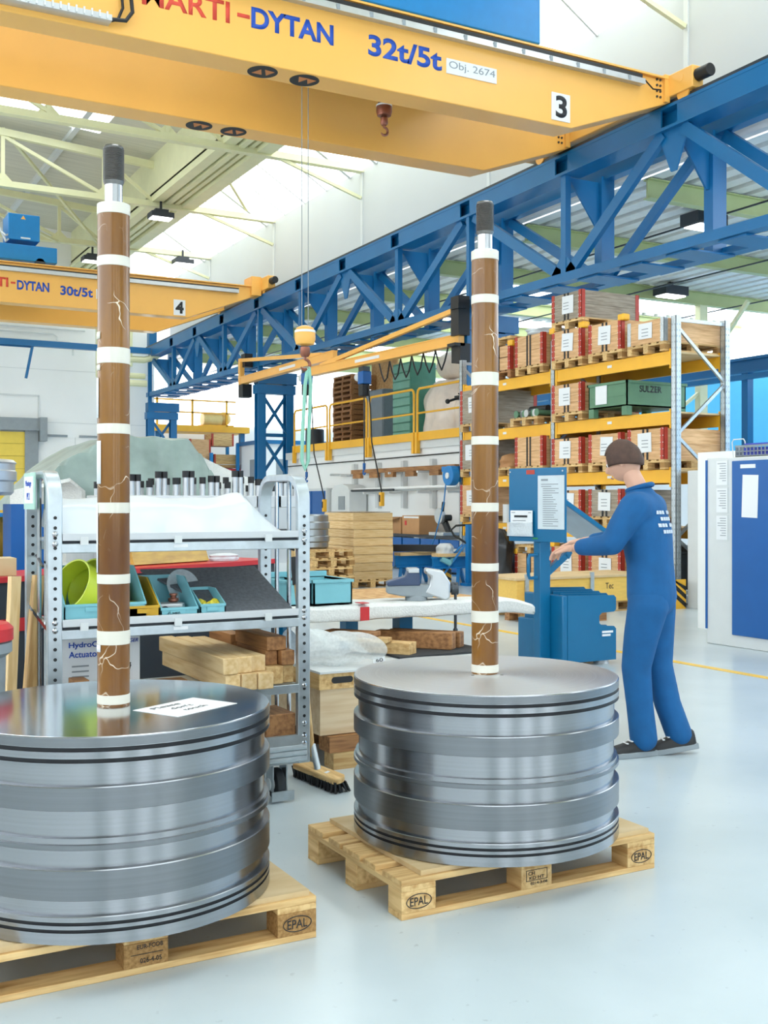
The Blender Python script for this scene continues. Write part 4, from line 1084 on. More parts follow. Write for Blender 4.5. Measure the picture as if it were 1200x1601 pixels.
def trestle(label, x, y):
    t = thing('steel_trestle', label, 'trestle', (x, y, 0), 0, 'blue steel trestles by the wall bench')
    MB().box(-.5, .5, -.06, .06, .5, .53).box(-.5, .5, -.02, .02, .34, .5).box(-.5, .5, -.06, .06, .31, .34).build('beam', 'blueL', t)
    for s_ in (-.38, .05): 
        MB().bar((s_, -.02, .31), (s_-.15, -.22, 0), .06, .06).build('leg', 'blueL', t)
        MB().bar((s_+.06, .02, .31), (s_+.28, .22, 0), .06, .06).build('leg', 'blueL', t)
    return t
trestle('blue steel trestle beside the tall collar stack', 10.55, 17.9)
trestle('blue steel trestle farther from the collar stack, beside the cart', 10.95, 17.2)
for n, (x, y) in enumerate(((10.55, 17.9), (10.95, 17.2))):
    solo('packing_board', ['worn pale board lying on the left blue trestle', 'worn pale board lying on the right blue trestle'][n], 'board', MB().box(x-.45, x+.45, y-.12, y+.12, .531, .59), 'palex')
solo('black_beam', 'long black square tube lying across the blue trestles', 'tube', MB().bar((10.1, 18.1, .67), (10.92, 17.4, .67), .15, .13), 'black')
t = thing('gas_cart', 'blue cylinder cart with bent handles left of the right brown rod', 'cart', (11.05, 16.9, 0))
MB().box(-.05, .05, -.05, .05, .05, 1.12).box(-.12, .12, -.12, .12, 0, .05).build('post', 'blueL', t)
MB().tube([(.0,0,.75),(-.2,.2,.92),(-.24,.24,1.02),(-.16,.2,1.1),(.1,.05,1.12),(.3,-.15,1.12)], .02, 8).build('handle', 'black', t)
for s_ in (.2, .5): MB().bar((-.05, s_*.3, .75), (-.45, s_+.2, .02), .035, .035).build('strut', 'blueL', t)
lump(-.3, .35, .16, .16, .25, .6, 15).build('white_cloth', 'sheet', t); t.children[-1].location = (0, 0, .52)
MB().tube([(-.45,.25,.5),(-.3,.35,.62),(-.15,.3,.5),(-.3,.2,.42),(-.45,.25,.5)], .06, 8).build('hose_coil', 'teal', t)
t = thing('hose_reel', 'blue hose reel mounted at the left end of the rack', 'hose reel', (11.2, 17.72, 1.92))
MB().cyl((-.1,0,.12),(.06,0,.12),.19,28).build('drum', 'blueL', t, bevel=.01)
MB().cyl((-.12,0,.12),(-.1,0,.12),.06,16).build('hub', 'ltgrey', t)
MB().box(.06, .16, -.1, .1, 0, .3).box(-.05, .05, .1, .3, .2, .3).build('bracket', 'blueL', t)
MB().tube([(-.02,.17,.1),(-.06,.2,-.4),(-.15,.4,-1.1),(-.2,.55,-1.35)], .012, 6).build('hose', 'blueL', t)
t = thing('striped_bollard', 'yellow and black striped corner guard behind the blue cart', 'guard', (11.2, 17.95, 0))
MB().box(-.12, .12, -.01, .01, 0, .55).build('plate', 'yellow2', t)
for k in range(3): MB().prism([(-.12, .2+k*.17), (-.12, .1+k*.17), (.12, -.04+k*.17 if k else .02), (.12, .06+k*.17)], 'y', -.014, -.01).build('black_stripe', 'black', t)
# cantilever rack on the white wall
t = thing('wall_rack', 'pale cantilever rack on the white wall under the yellow guard rails', 'rack', (13.25, 23, 1.4))
for y in (25.73, 24.42, 23.11, 21.76, 20.47):
    MB().box(-.08, .04, y-23-.06, y-23+.06, 0, 1.15).build('post', 'ltgrey', t)
    for z in (.38, .85): MB().box(-.45, -.08, y-23-.03, y-23+.03, z-.03, z+.02).build('arm', 'ltgrey', t)
solo('timber_beam', 'long brown timber lying on the upper arms of the wall rack', 'timber', MB().box(12.9, 13.1, 20.3, 25.3, 2.275, 2.375), 'oldy')
for n, y in enumerate((24.9, 24.0, 23.2, 22.2, 21.1)):
    solo('timber_stub', ['short dark timber under the long one, leftmost', 'short dark timber under the long one, second from the left', 'short dark timber under the long one, in the middle', 'short dark timber under the long one, fourth from the left', 'short dark timber under the long one, rightmost'][n], 'timber', MB().box(12.85, 12.95, y-.2, y+.2, 2.15, 2.27), 'oldy', group='short timbers on the wall rack')
pl_ = [((12.9,25.4,1.86),(12.9,20.2,1.9),.035,'white','long white tube on the lower arms of the wall rack'), ((13.0,24.8,1.84),(13.0,19.8,1.86),.04,'alu','silver tube on the lower arms of the wall rack'), ((12.82,26.4,1.84),(12.82,22.9,1.84),.03,'darksteel','dark thin rod below the white tube of the wall rack'), ((13.0,26.7,2.29),(13.0,25.5,2.25),.03,'alu','short silver tube sticking out left of the wall rack')]
for a_, b_, r_, m, lab in pl_: solo('stored_tube', lab, 'tube', MB().cyl(a_, b_, r_, 10), m, group='tubes on the wall rack')
t = thing('tool_cabinet', 'blue two-door tool cabinet against the white wall, beyond the collar stack', 'cabinet', (12.9, 27.2, 0))
MB().box(-.25, .3, -.95, .75, 0, 1.92).build('body', 'ltgrey', t)
for s_ in (-.9, -.06): MB().box(-.28, -.25, s_, s_+.78, .08, 1.85).build('door', 'royal', t)
t = thing('arched_unit', 'pale round-topped machine with a small window beside the blue tool cabinet', 'machine', (12.95, 25.7, 0))
MB().prism([(-.6, 0), (.45, 0), (.45, 1.85), (.3, 1.98), (-.2, 2.02), (-.5, 1.95), (-.6, 1.85)], 'x', -.2, .3).build('body', 'ltgrey', t)
MB().box(-.22, -.2, -.35, .0, 1.35, 1.7).build('window', 'grey', t)

# far part of the side aisle, seen between the two blue columns
t = thing('far_platform', 'far yellow platform with rails beyond the blue truss', 'platform', (15.8, 44.2, 0))
MB().box(-2.6, 1.6, -.6, 1, 4.5, 4.75).build('floor_beam', 'yellow2', t)
for x in (-2.4, -.9, .6): MB().box(x-.04, x+.04, -.55, -.47, 4.75, 5.85).build('post', 'yellow2', t)
for z in (5.3, 5.8): MB().box(-2.6, 1.0, -.55, -.48, z-.03, z+.03).build('rail', 'yellow2', t)
for x in (-2.3, 1.4): MB().box(x-.1, x+.1, -.3, -.1, 0, 4.5).build('leg', 'blue', t)
t = thing('yellow_motor', 'pale yellow motors standing on the far platform', 'motor', (16.0, 43.9, 4.75))
MB().cyl((-.6,0,.3),(.2,0,.3),.28,20).ball((.4,.1,.35),.3).build('motor', mat('cream_paint', '#E6CD8A', .5), t)
MB().box(-.7,.7,-.25,.25,0,.06).build('base', 'yellow2', t)
for n, (x, z, w_, h_) in enumerate(((14.55, 3.2, .9, .95), (15.5, 3.9, .95, .5), (15.6, 3.0, 1.1, .55))):
    crate(['far crate with red corners behind the grey tarpaulin', 'far crate below the yellow platform, upper one', 'far crate below the yellow platform, lower one'][n], 43.0, 43.9, z, h_, x0=x, L=w_, paper=False, straps=False, group='far crates behind the tarpaulin', wd='pallet' if n else 'crate')
t = thing('far_shelf', 'blue shelf frame carrying the far crates', 'rack', (15.6, 43.4, 0))
for x in (-1.1, -.2, .95):
    for y_ in (-.6, .6): MB().box(x-.06, x+.06, y_-.06, y_+.06, 0, 3.6 if x < .5 else 4.0).build('post', 'trolleyblue', t)
for z in (2.96, 3.12): MB().box(-1.2, 1.2, -.55, .55, z-.12 if z < 3 else z, z-.0 if z < 3 else z+.02).build('shelf', 'red' if z < 3 else 'ltgrey', t)
t = thing('office_cabin', 'small white office cabin with a window left of the braced column', 'cabin', (18.0, 41.5, 0))
MB().box(-1.3, 1.5, -1, 1.5, 0, 3.9).build('walls', 'white', t); MB().box(-1.4, 1.6, -1.1, 1.6, 3.9, 4.05).build('roof', 'blue', t)
MB().box(-1.31, -1.3, -.4, .3, 2.4, 3.3).box(-.7, -.1, -1.01, -1.0, 2.4, 3.3).build('window', 'grey', t)
# ================================================================= galvanised trolley and what it carries
def strip(mb, path, x0, x1, th):
    n = len(path); vs = []
    for i, p in enumerate(path):
        a = path[max(i-1,0)]; c = path[min(i+1,n-1)]
        dy, dz = c[0]-a[0], c[1]-a[1]; l = math.hypot(dy, dz); ny, nz = -dz/l*th/2, dy/l*th/2
        vs += [(x0,p[0]+ny,p[1]+nz),(x1,p[0]+ny,p[1]+nz),(x1,p[0]-ny,p[1]-nz),(x0,p[0]-ny,p[1]-nz)]
    fs = [(i*4+k, i*4+(k+1)%4, i*4+4+(k+1)%4, i*4+4+k) for i in range(n-1) for k in range(4)]
    fs += [(3,2,1,0), tuple((n-1)*4+k for k in range(4))]
    mb.add(vs, fs)
TX0, TX1, TY0, TY1 = 1.04, 2.33, 5.02, 5.56
tr = thing('shelf_trolley', 'galvanised shelf trolley with perforated end frames standing behind the left piston', 'trolley', (1.68, 5.29, 0))
for x0, x1 in ((TX0, TX0+.065), (TX1-.065, TX1)):
    q = MB(); r_ = .12; zt_ = 1.635
    path = [(TY0+.02, .2)] + [(TY0+.02, .5+.2*k) for k in range(5)] + [(TY0+.02+r_-r_*math.cos(R(a)), zt_-r_+r_*math.sin(R(a))) for a in range(0, 91, 15)] \
         + [(TY1-.02-r_+r_*math.sin(R(a)), zt_-r_+r_*math.cos(R(a))) for a in range(0, 91, 15)] + [(TY1-.02, 1.3-.2*k) for k in range(5)] + [(TY1-.02, .2)]
    strip(q, path, x0, x1, .036)
    f_ = q.build('end_frame', 'galv', tr, world=True, bevel=.004)
    h = MB(); z = .3
    while z < 1.48:
        h.cyl(((x0+x1)/2, TY0-.0005, z), ((x0+x1)/2, TY0+.01, z), .008, 10)
        h.cyl(((x0+x1)/2, TY1-.04, z), ((x0+x1)/2, TY1-.037, z), .008, 10)
        z += .0455
    h.build('perforation_pattern', 'black', f_).location = -WORLDLOC[tr.name]
    for z in (1.32, 1.365, .93, .965, .59, .4, .335, .3):
        MB().ball(((x0+x1)/2, TY0, z), .014, 10, (1, .5, 1)).build('bolt', 'chrome', f_).location = -WORLDLOC[tr.name]
    for y in (TY0+.19, TY1-.19):
        MB().cyl(((x0+x1)/2, y, .22), ((x0+x1)/2, y, 1.62), .011, 10).build('guard_bar', 'chrome', tr, world=True)
    MB().bar((x0+.02, TY0+.04, .92), (x0+.02, TY1-.04, 1.0), .012, .02).build('guard_bar', 'chrome', tr, world=True)
    zc = 1.22 if x0 < 2 else 1.27
    MB().cyl(((x0+x1)/2-.05, TY0+.02, zc), ((x0+x1)/2+.02, TY1-.02, zc+.03), .006, 8).build('bungee_cord', 'black', tr, world=True)
for z in (1.345, .955):
    MB().box(TX0+.065, TX1-.065, TY0+.03, TY1-.03, z-.02, z-.006).build('shelf_deck', 'galv', tr, world=True)
    MB().box(TX0+.065, TX1-.065, TY0-.005, TY0+.02, z-.012, z+.022).build('label_rail', 'galvL', tr, world=True, bevel=.003)
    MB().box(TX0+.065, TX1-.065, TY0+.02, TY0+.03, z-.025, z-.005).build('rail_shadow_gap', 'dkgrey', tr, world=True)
    MB().box(TX0+.06, TX1-.06, TY0+.0, TY0+.03, z-.068, z-.025).box(TX0+.06, TX1-.06, TY1-.03, TY1, z-.068, z-.025).build('shelf_beam', 'galv', tr, world=True, bevel=.003)
    for x in (1.2, 1.64, 2.1):
        MB().box(x-.018, x+.018, TY0-.012, TY0-.004, z-.03, z+.005).build('label_clip', 'ltgrey', tr, world=True)
    MB().box(1.62, 1.69, TY0-.002, TY0, z-.05, z-.035).build('label', 'paper', tr, world=True)
for z in (.605,):
    MB().box(TX0+.065, TX1-.065, TY0+.01, TY1-.03, z-.02, z-.006).build('shelf_deck', 'galv', tr, world=True)
    MB().box(TX0+.06, TX1-.06, TY0+.0, TY0+.03, z-.05, z-.006).box(TX0+.06, TX1-.06, TY1-.03, TY1, z-.05, z-.006).build('shelf_beam', 'galv', tr, world=True, bevel=.003)
MB().box(TX0+.06, TX1-.06, TY0+.02, TY1-.02, .32, .335).build('shelf_deck', 'rubber', tr, world=True)
q = MB().box(TX0+.06, TX1-.06, TY0, TY0+.02, .295, .345)
for k in range(3): q.cyl((TX0+.02, TY0+.01, .225+k*.028), (TX1-.02, TY0+.01, .225+k*.028), .017, 10)
q.box(TX0+.02, TX1-.02, TY0+.01, TY1-.01, .2, .29).build('base_skirt', 'galv', tr, world=True)
for x, y in ((2.2, 5.16), (1.18, 5.16), (2.2, 5.45), (1.18, 5.45)):
    q = MB().box(x-.05, x+.05, y-.05, y+.05, .19, .2).box(x-.04, x-.034, y-.06, y+.03, .05, .19).box(x+.034, x+.04, y-.06, y+.03, .05, .19)
    c_ = q.build('caster_fork', 'galv', tr, world=True)
    MB().lathe([(.03,-.02),(.075,-.02),(.08,-.012),(.08,.012),(.075,.02),(.03,.02)], 28).build('wheel', 'rubber', c_)
    w_ = c_.children[-1]; w_.location = Vector((x, y-.01, .08))-WORLDLOC[tr.name]; w_.rotation_euler = (0, R(90), 0)
    MB().cyl((x-.045, y-.01, .08), (x+.045, y-.01, .08), .03, 16).build('hub', 'ltgrey', c_).location = -WORLDLOC[tr.name]
    MB().box(x-.06, x+.06, y-.1, y-.09, .012, .06).build('brake_pedal', 'galv', c_).location = -WORLDLOC[tr.name]
q = MB().box(.985, 1.06, TY0+.1, TY0+.3, 1.49, 1.645)
sg = MB().obox((1.012, TY0+.265, 1.56), (.006, .25, .17), (0, 0, 0)).build('sign_pocket', mat('sign_green', '#A8CFC0', .4), tr, world=True)
MB().obox((1.008, TY0+.265, 1.565), (.003, .2, .125)).build('sign_paper', 'paper', sg).location = -WORLDLOC[tr.name]
for o_ in (text('Montage', .13, .035, (1.0055, TY0+.33, 1.575), FACE_X, 'blink', sg), text('PL2', .065, .032, (1.0055, TY0+.3, 1.52), FACE_X, 'blink', sg)):
    o_.location = Vector(o_.location) - WORLDLOC[tr.name]

# white dust sheet on the top shelf
def sheet_fn(u, v):
    x = TX0+.07 + u*(TX1-TX0-.16)
    h = .165 + .02*math.sin(3.2*u+.5) + .045*math.exp(-((u-.84)/.1)**2)
    h *= min(1, max(0, 1-u)/.17)**.9 if u > .83 else 1
    h = max(h, .005)
    prof = [(0, .0), (.06, .25), (.2, .75), (.42, 1.0), (.6, .98), (.85, .8), (1, .2)]
    for a_, b_ in zip(prof[:-1], prof[1:]):
        if v <= b_[0]: k = (v-a_[0])/(b_[0]-a_[0]); p = a_[1]+(b_[1]-a_[1])*k; break
    w_ = .008*math.sin(17*u+5*v)+.006*math.sin(31*u-9*v)+.004*math.sin(50*v+8*u)
    return (x, TY0+.035+v*.48+w_, 1.352 + h*p + w_*.6*p)
solo('dust_sheet', 'white plastic sheet covering goods on the top shelf of the trolley', 'sheet', MB().grid(sheet_fn, 60, 22), 'sheet', sub=1)
def bin_(label, x0, x1, z0, h, front, m, y0=5.06, y1=5.42, slope=True):
    t = thing('storage_bin', label, 'bin', ((x0+x1)/2, (y0+y1)/2, z0))
    w_, d_ = (x1-x0)/2, (y1-y0)/2; th = .006
    for s_ in (-1, 1):
        xa, xb = sorted((s_*w_, s_*(w_-th)))
        pr_ = [(-d_,0),(d_,0),(d_,h),(.02 if slope else -d_+.06,h),(-d_,front)] if slope else [(-d_,0),(d_,0),(d_,h),(-d_+.05,h),(-d_+.05,front+.02),(-d_,front)]
        MB().prism(pr_, 'x', xa, xb).build('side', m, t)
    MB().box(-w_, w_, d_-th, d_, 0, h).build('back', m, t)
    MB().box(-w_, w_, -d_, -d_+th, 0, front).box(-w_, w_, -d_-.004, -d_, front-.012, front).build('front', m, t)
    MB().box(-w_, w_, -d_, d_, 0, th).build('bottom', m, t)
    MB().box(-w_*.5, w_*.3, -d_-.006, -d_, front-.035, front-.014).build('label_slot', m, t)
    return t
zs = .952
b1 = bin_('wide teal bin holding the two lime rings on the middle shelf', 1.12, 1.5, zs, .25, .09, 'teal')
for n, (x, y, a) in enumerate(((1.205, 5.17, 22), (1.29, 5.2, 24))):
    q = MB(); prof = [(.112,-.045),(.119,-.045),(.119,.045),(.112,.045)]
    vs = []; N = 40
    for r_, z_ in prof: vs += [(r_*math.cos(2*math.pi*i/N), r_*1.08*math.sin(2*math.pi*i/N), z_) for i in range(N)]
    q.add(vs, [(k*N+i, k*N+(i+1)%N, ((k+1)%4)*N+(i+1)%N, ((k+1)%4)*N+i) for k in range(4) for i in range(N)])
    o = q.build('lime_ring', 'lime'); o.location = (x, y, zs+.155); o.rotation_euler = Vector((-.8, -.42, .42)).to_track_quat('Z', 'Y').to_euler()
    tag(o, ['lime green ring standing in the teal bin, left one', 'lime green ring standing in the teal bin, right one'][n], 'ring', 'lime rings in the teal bin')
solo('lime_ring', 'lime green ring lying flat at the right of the teal bin', 'ring', MB().lathe([(.06,0),(.07,0),(.07,.03),(.06,.03)], 28, (1.42, 5.2, zs+.05)), 'lime')
bin_('yellow storage bin on the middle shelf, right of the brown rod', 1.42, 1.565, zs, .19, .07, 'binyel')
b3 = bin_('teal storage bin holding a metal part and a knob', 1.57, 1.755, zs, .19, .055, 'teal')
text('G-ME0', .06, .014, (-.06, -.188, .02), FACE_Y, 'ink', b3)
b4 = bin_('small teal bin filled with yellow caps', 1.765, 1.895, zs, .13, .065, 'teal', y1=5.3)
t = thing('machined_part', 'grey cast lever lying in the teal bin', 'metal part', (1.66, 5.2, zs+.012))
MB().prism([(-.07,-.04),(.05,-.05),(.075,-.01),(.06,.04),(-.06,.05)], 'z', 0, .055).build('body', 'alu', t, bevel=.01)
MB().cyl((-.04,-.055,.025),(-.04,-.04,.025),.018,14).build('bore', 'black', t)
solo('copper_knob', 'small copper coloured knob on the grey part in the teal bin', 'knob', MB().lathe([(.018,0),(.026,.006),(.026,.018),(.014,.022),(.014,.03),(.02,.033),(.02,.042)], 18, (1.68, 5.21, zs+.068)), 'brass')
random.seed(5)
for k in range(7):
    x, y = 1.79+.033*(k % 3)+.008*(k//3), 5.1+.05*(k//3)
    o = MB().lathe([(.012,0),(.02,.002),(.02,.026),(.016,.028)], 14).build('plastic_plug', 'binyel' if False else mat('cap_yellow', '#D8C832', .45))
    o.location = (x, y, zs+.04+.012*(k % 2)); o.rotation_euler = (random.uniform(0,1), random.uniform(0,1), 0)
    tag(o, 'small yellow plastic cap heaped in the small teal bin', 'cap', 'yellow caps in the small teal bin')
solo('felt_mat', 'dark grey felt panel leaning to the back on the middle shelf', 'mat', MB().add([(1.9,5.07,zs),(2.265,5.07,zs),(2.265,5.075,zs+.012),(1.9,5.075,zs+.012),(1.6,5.5,1.155),(2.225,5.5,1.155),(2.225,5.505,1.167),(1.6,5.505,1.167)],
     [(3,2,1,0),(4,5,6,7),(0,1,5,4),(1,2,6,5),(2,3,7,6),(3,0,4,7)]), 'felt')
o = MB().cyl((0,0,0),(0,0,.003),.09,28).build('clear_disc', 'clear'); o.location = (1.78, 5.36, 1.085); o.rotation_euler = (R(66), 0, R(8))
tag(o, 'clear plastic disc leaning on the grey felt panel', 'disc')
# third shelf: printed carton and squared timber
zl = .6
t = thing('printed_carton', 'white printed carton with a picture of an actuator on the third shelf', 'box', (1.36, 5.36, zl))
MB().box(-.2, .18, -.06, .16, 0, .275).build('box', 'paper', t, bevel=.003)
text('HydroCOM', .205, .034, (-.165, -.0615, .205), FACE_Y, 'blink', t, bold=.02)
text('Actuator', .15, .03, (-.165, -.0615, .165), FACE_Y, 'blink', t, bold=.015)
text('HOERBIGER', .13, .018, (.04, -.0615, .225), FACE_Y, 'blink', t, bold=.01, shear=.25)
q = MB()
for k in range(3): q.box(-.15, -.07, -.062, -.06, .12-k*.025, .127-k*.025)
q.build('print_lines', 'grink', t)
q = MB()
for c_, s_, a_ in (((.055,-.061,.12),(.15,.002,.06),18), ((.02,-.062,.155),(.05,.002,.06),18), ((.1,-.062,.1),(.06,.003,.05),18), ((.0,-.062,.1),(.05,.002,.03),30)): q.obox(c_, s_, (0, R(a_), 0))
q.build('picture', 'dkgrey', t)
def beam(label, x0, x1, y0, y1, z0, z1, m, group=None, rz=0):
    o = solo('timber_block', label, 'timber', MB().box(x0, x1, y0, y1, z0, z1), m, group, bevel=.004)
    if rz: o.rotation_euler = (0,0,R(rz))
    return o
rowlab = ['left', 'middle', 'right']
for k in range(3):
    beam('pale squared timber on the third shelf, lower row, %s of three' % rowlab[k], 1.86+k*.081, 1.938+k*.081, 4.97-.012*k, 5.97, zl, zl+.08, 'paley', 'pale timbers on the third shelf')
for k in range(3):
    beam('pale squared timber on the third shelf, upper row, %s of three' % rowlab[k], 1.845+k*.079, 1.921+k*.079, 4.96+.02*k, 5.98-.05*k, zl+.081, zl+.16, 'paley', 'pale timbers on the third shelf')
G_ = 'brown timbers at the right of the third shelf'
beam('pale-ended timber at the right of the third shelf, bottom left', 2.105, 2.2, 5.06, 5.45, zl, zl+.09, 'palley' if False else 'pallety', G_)
beam('pale-ended timber at the right of the third shelf, bottom right', 2.205, 2.265, 5.08, 5.4, zl, zl+.09, 'pallety', G_)
beam('brown timber in the middle layer, left one', 2.12, 2.185, 5.1, 5.5, zl+.091, zl+.165, 'oldy', G_)
beam('brown timber in the middle layer, right one', 2.19, 2.262, 5.06, 5.5, zl+.091, zl+.165, 'oldy', G_)
beam('brown timber lying on top of the right timber pile', 2.12, 2.225, 5.08, 5.52, zl+.166, zl+.235, 'oldy', G_)
beam('brown timber farther back, left of the timber pile', 2.11, 2.19, 5.56, 5.9, zl+.1, zl+.2, 'oldy')
beam('short brown block standing before the printed carton', 1.17, 1.24, 5.08, 5.2, zl, zl+.09, 'oldx')
beam('short brown block lying before the printed carton', 1.25, 1.36, 5.1, 5.22, zl, zl+.04, 'oldx')
beam('brown timber lying low beside the brown rod on the third shelf', 1.46, 1.75, 5.2, 5.3, zl, zl+.035, 'oldx')
beam('large brown block on the bottom shelf of the trolley', 2.1, 2.262, 5.05, 5.3, .336, .45, 'oldy')

# ================================================================= behind the trolley
t = thing('black_cabinet', 'long black cabinet with red edges right behind the trolley', 'cabinet', (1.87, 6.78, 0), R(28.3))
MB().box(-1.3, 1.18, -.25, .15, .05, 1.085).build('body', 'dkgrey', t)
MB().box(-1.32, 1.2, -.27, .17, 1.085, 1.115).build('top_edge', 'red', t)
MB().box(-1.3, -.5, -.262, -.25, .82, .89).box(.2, .26, -.262, -.25, 1.0, 1.084).box(.84, 1.23, -.262, -.25, .3, .42).build('red_stripe', 'red', t)
MB().box(1.0, 1.08, -.262, -.25, .05, .6).build('blue_stripe', 'blueL', t)
o = MB().box(-.34, .34, -.015, .015, 0, .2).build('yellow_board', mat('yellow_varnish', '#C9A63A', .4, col2='#A8842A', stretch=(2,8,8), scale=4, coat=.3)); o.location = (2.2, 6.86, 1.117); o.rotation_euler = (R(-20), 0, R(28.3))
tag(o, 'yellow varnished board leaning on top of the black cabinet', 'board')
solo('white_rag', 'crumpled white rag on the black cabinet beside the yellow board', 'rag', lump(2.44, 6.68, .1, .05, .05, .5, 21), 'sheet').location = (2.62, 7.03, 1.117)
solo('cream_board', 'cream board lying on the left end of the black cabinet', 'board', MB().box(.75, 1.1, 6.1, 6.3, 1.117, 1.21), 'ply')
for n, (x, dx) in enumerate(((.95, .0), (1.0, .03))):
    o = MB().box(-.022, .022, -.05, .05, 0, 1.16).build('plank', 'palez' if n == 0 else 'palletz'); o.location = (x-.04+n*.03, 5.35+n*.06, 0); o.rotation_euler = (R(-4), R(3+2*n), 0)
    tag(o, ['pale plank leaning at the left end of the trolley, left one', 'pale plank leaning at the left end of the trolley, right one'][n], 'plank', 'planks leaning at the trolley end')
t = thing('lidded_bin', 'grey waste bin with a red lid at the left picture edge', 'bin', (.69, 4.85, 0))
MB().lathe([(.1,0),(.12,.02),(.14,.86),(.165,.88),(.165,.92),(.14,.93)], 28).build('body', 'grey', t)
MB().lathe([(.15,.925),(.17,.93),(.17,.98),(.15,1.0),(.05,1.01)], 28).build('lid', 'red', t)
t = thing('steel_container', 'stainless steel drum behind the left end of the trolley', 'drum', (1.0, 7.9, 1.2))
MB().lathe([(.38,.36),(.4,.38),(.4,.45),(.42,.46),(.42,.52),(.41,.53),(.41,.57),(.42,.58),(.4,.6)], 40).build('shell', 'alu', t)
solo('drum_stand', 'blue stand carrying the stainless steel drum', 'stand', MB().box(.6, 1.05, 7.6, 8.3, 0, 1.558), 'blueL')
t = thing('tool_shelf', 'blue shelf with yellow back panels behind the left end frame', 'shelf', (1.7, 9.2, 0))
MB().box(-.5, .1, .0, .04, .5, 1.45).build('back_panel', 'yellow2', t)
for x in (-.5, .07): MB().box(x-.03, x+.03, -.3, 0, 0, 1.5).build('post', 'blueL', t)
for z in (.6, 1.0, 1.4): MB().box(-.5, .1, -.3, 0, z, z+.03).build('shelf_board', 'blueL', t)
for k in range(4):
    solo('spray_can', 'small can standing on the blue shelf behind the trolley end', 'can', MB().lathe([(.035,0),(.035,.15),(.02,.17),(.02,.19)], 12, (1.27+k*.1, 9.05, 1.031)), 'ltgrey' if k % 2 else 'dkred', 'cans on the blue shelf')
t = thing('water_bottle', 'clear plastic bottle standing on the cream board at the left edge', 'bottle', (.9, 6.2, 1.211))
MB().lathe([(.03,0),(.033,.01),(.033,.14),(.012,.2),(.012,.22)], 18).build('bottle', 'clear', t); MB().lathe([(.014,.22),(.014,.24)], 12).build('cap', 'blueL', t)
solo('blue_locker', 'narrow blue locker seen through the left end frame of the trolley', 'locker', MB().box(1.3, 1.6, 7.4, 7.7, 0, 1.5), 'royal')

# blocks of protected rods behind the trolley
random.seed(11)
t0 = thing('machine_bed', 'grey machine bed carrying aluminium blocks behind the trolley', 'machine', (3.1, 9.0, 0))
MB().box(-1.0, .82, -.5, .6, 0, 1.0).build('bed', 'ltgrey', t0); MB().box(-.98, .8, -.45, .5, 1.0, 1.47).build('plates', 'alu', t0)
q = MB()
for k in range(7): q.cyl((-.85+k*.25, -.47, 1.24), (-1.0+k*.25, -.45, 1.24), .05, 16)
q.build('port_holes', 'darksteel', t0)
xs = [2.3, 2.53, 2.75, 2.98, 3.2, 3.41, 3.62, 3.82]
names = ['leftmost', 'second from the left', 'third from the left', 'fourth from the left', 'fifth from the left', 'sixth from the left', 'seventh from the left', 'rightmost']
for k, x in enumerate(xs):
    t = thing('rod_block', 'aluminium block with upright capped rods behind the trolley, ' + names[k], 'rod block', (x, 8.75, 1.47), group='blocks with black-capped rods')
    MB().box(-.115, .115, -.12, .3, 0, .1).build('block', 'alu', t, bevel=.005)
    h0 = .21 + .07*random.random() + .04*(k in (3,5))
    for i, (dx, dy) in enumerate(((-.075, -.06), (-.02, -.045), (.075, -.05), (.06, .14), (-.05, .22))):
        h = h0 - .05*(i > 1)
        r_ = MB().cyl((dx, dy, .1), (dx, dy, h), .024, 14).build('rod', 'alu', t)
        MB().cyl((dx, dy, h-.035), (dx, dy, h+.02), .027, 14).build('cap', 'black', r_)
# tarpaulin-covered machine
def tarp_fn(u, v):
    prof = [(0, 2.0, 1.0), (.1, 2.02, 1.52), (.28, 2.3, 1.86), (.36, 2.72, 2.12), (.5, 3.0, 2.18), (.72, 3.62, 2.18), (.86, 3.86, 1.78), (.93, 3.9, 1.5), (1, 3.92, 1.0)]
    for a_, b_ in zip(prof[:-1], prof[1:]):
        if u <= b_[0]:
            k = (u-a_[0])/(b_[0]-a_[0]); X = a_[1]+(b_[1]-a_[1])*k; Z = a_[2]+(b_[2]-a_[2])*k; break
    w_ = .02*math.sin(23*u+6*v)+.015*math.sin(41*u-13*v)+.012*math.sin(9*v+60*u)
    pv = [(0, -.12, 1.0), (.16, -.05, 1.5), (.3, -.02, 1.66), (.42, .35, 2.5), (.9, 1.6, 2.5), (1, 1.7, 1.0)]
    for a_, b_ in zip(pv[:-1], pv[1:]):
        if v <= b_[0]:
            k = (v-a_[0])/(b_[0]-a_[0]); Y = a_[1]+(b_[1]-a_[1])*k; zc = a_[2]+(b_[2]-a_[2])*k; break
    return (X+w_*.5, 10.55+Y+w_, min(Z, zc)+w_*.7)
solo('tarpaulin', 'grey green tarpaulin draped over a machine behind the capped rods', 'tarpaulin', MB().grid(tarp_fn, 80, 44), 'tarp')
solo('covered_machine', 'machine hidden under the grey green tarpaulin', 'machine', MB().box(2.2, 3.75, 10.75, 12.0, 0, 1.45), 'ltgrey')
def wsheet(u, v):
    x = 3.55+u*1.15; z = 2.1-.42*u-.12*u*u
    return (x, 10.9+v*1.3-.2*u, z*(1 if .04 < v else .5)+.012*math.sin(14*v+9*u))
solo('white_cover', 'white cover sheet sloping down right of the tarpaulin', 'cover', MB().grid(lambda u, v: ((lambda p: (p[0], p[1], p[2]))(wsheet(u, v))), 24, 16), 'foam', solid=.01)
solo('cover_skirt', 'white skirt hanging below the sloping cover sheet', 'cover', MB().prism([(3.6, .9), (4.75, .9), (4.72, 1.55), (3.6, 2.0)], 'y', 10.86, 10.88), 'foam')
